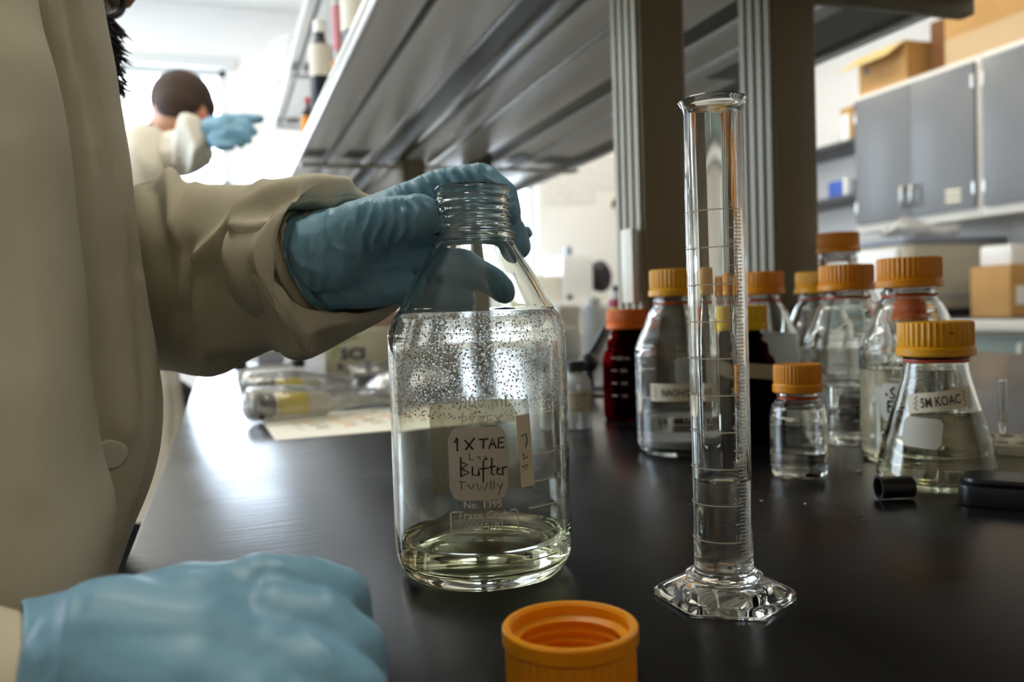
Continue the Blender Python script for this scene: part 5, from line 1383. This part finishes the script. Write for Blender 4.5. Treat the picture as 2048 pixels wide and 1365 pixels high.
MB().lathe([(r*1.01, h*.762), (r*1.02, h*.762), (r*1.02, h*.85), (r*1.01, h*.85), (r*1.01, h*.762)], 32).build('label', mat('magenta_label', (.45, .02, .10), .5), t)
MB().lathe([(0, h), (r*.55, h), (r*.62, h*.98), (r*.62, h*.932), (0, h*.932)], 24).build('cap', 'black', t)
# stacked pale drawer boxes
zb0 = 0.0005
for k, (xa_, xb_, ya_, D_, lab) in enumerate(((1118, 1166, 640, 2.75, 'larger pale drawer box behind the small black capped bottle'), (1126, 1160, 680, 2.35, 'small pale box in front of the larger pale drawer box'))):
    p_, p2_ = P(xa_, ya_, D_), P(xb_, ya_, D_); zz_ = P(1140, 612 if k == 0 else 655, D_).z
    simple('storage_box', lab, 'box', 'cream_plastic', p_.x, p2_.x, p_.y-.0, p_.y+.14, zb0, zz_, .004, 'pale boxes on the bench')
# black clamp arm with a cable
pt = lambda x, y, d: P(x, y, d)
t = thing('clamp_arm', 'black jointed arm with a round knob rising behind the dark red bottle', 'stand', (pt(1178, 760, 1.42).x, pt(1178, 760, 1.42).y, 0))
a_ = pt(1178, 726, 1.42); b_ = pt(1216, 655, 1.50)
MB().tube([a_, (a_+b_)/2, b_], [.011, .009, .009], 14).build('arm', 'black', t, world=True)
MB().ball(a_, .017, (1, 1, 1), 18).build('knob', 'black', t, world=True)
MB().tube([(a_.x, a_.y, .012), (a_.x, a_.y, a_.z-.010)], .008, 12).build('upright', 'black', t, world=True)
MB().lathe([(0, .0004), (.034, .0004), (.034, .010), (.030, .013), (0, .013)], 32, (a_.x+.02, a_.y, 0)).build('base', 'black_matte', t, world=True)
c0 = Vector((a_.x, a_.y-.045, .004))
cb = [c0+Vector((-.03+.012*i, .012*math.sin(i*1.1), .001)) for i in range(10)]
o = MB().tube(catmull([np.array(v) for v in cb], 5), .0035, 10).build('power_cable', mat('grey_cable', (.35, .36, .30), .5), loc=(c0.x, c0.y, .0), world=True); tag(o, 'pale grey cable lying on the bench between the plastic bottle and the dark red bottle', 'cable')

# ------------------------------------------------------------------ on the rack
ZS = .607+.024+.0004
ZU = 1.137+.024+.0004
M['brown_glass'] = mat('dark_amber_bottle', (.03, .012, .006), .12, spec=.6)
def jar(label, px, py, D, r, h, capm='white_plastic', labels=(), body='black', neck=.45, group='bottles on the shelf rack', z=ZS):
    p_ = P(px, py, D); t = thing('chemical_bottle', label, 'bottle', (p_.x, p_.y, z), group=group)
    MB().lathe([(0, 0), (r*.96, 0), (r, .003)]+smoothprof([(r, h*.66), (r*.96, h*.73), (r*neck*1.2, h*.82), (r*neck, h*.85)], 4)+[(r*neck, h*.89), (0, h*.89)], 40).build('body', body, t)
    MB().lathe([(0, h), (r*neck*1.15, h), (r*neck*1.25, h*.985), (r*neck*1.25, h*.892), (0, h*.892)], 36).build('cap', capm, t)
    for (z0, z1, m) in labels:
        MB().lathe([(r*1.008, h*z0), (r*1.02, h*z0), (r*1.02, h*z1), (r*1.008, h*z1), (r*1.008, h*z0)], 40).build('label', m, t)
    return t
M['cream_label'] = mat('cream_bottle_label', (.70, .67, .56), .6)
M['red_top'] = mat('red_rubber_top', (.45, .03, .02), .5)
M['orange_label'] = mat('orange_label', (.75, .28, .02), .6)
hq = lambda py, D: P(645, py, D).z-ZS
def under(px, x):
    a = PXp(px, 300, x); return proj(Vector((a.x, a.y, .7)))[2]
D_ = under(646, .278)
jar('tall black bottle with a cream label and a small white cap on the shelf rack', 646, 230, D_, .030, hq(45, D_), 'white_plastic', ((.50, .78, 'cream_label'),), 'black')
jar('big black bottle with a cream label, nearest of the bottles on the shelf rack', 722, 60, under(722, .292), .0400, .33, 'black', ((.30, .66, 'cream_label'),), 'black')
D_ = under(617, .272)
jar('amber dropper bottle with an orange label and red top, farthest on the shelf rack', 617, 250, D_, .021, hq(195, D_), 'red_top', ((.40, .66, 'orange_label'),), 'brown_glass', .32)
p_ = P(680, 120, under(680, .295)); t = thing('plastic_cylinder', 'slim pale plastic cylinder with a pink band between the two black bottles on the rack', 'bottle', (p_.x, p_.y, ZS))
MB().lathe([(0, 0), (.014, 0), (.015, .003), (.015, .38), (.017, .385), (.017, .40), (0, .40)], 32).build('body', 'hdpe', t)
MB().lathe([(.0152, .16), (.0156, .16), (.0156, .27), (.0152, .27), (.0152, .16)], 32).build('label', mat('pink_label', (.55, .22, .25), .6), t)
D_ = under(668, .275)
jar('slim brown bottle with an orange cap behind the slim pale cylinder on the rack', 669, 150, D_, .0135, hq(125, D_), 'cap_deep', (), 'brown_glass')
# bag hanging at the far end of the upper shelf
o = crumple('plastic_bag', 'white plastic bag slumped on the far end of the upper rack shelf', [((542, 110), (546, 150), 3.75, .03), ((552, 90), (554, 172), 3.75, .05), ((570, 80), (572, 178), 3.75, .06), ((588, 80), (590, 176), 3.75, .06), ((604, 92), (604, 165), 3.75, .04)], 'foil', .014, 16)
_dz = 1.1765-min(v.co.z for v in o.data.vertices)-o.location.z; o.location.z += _dz
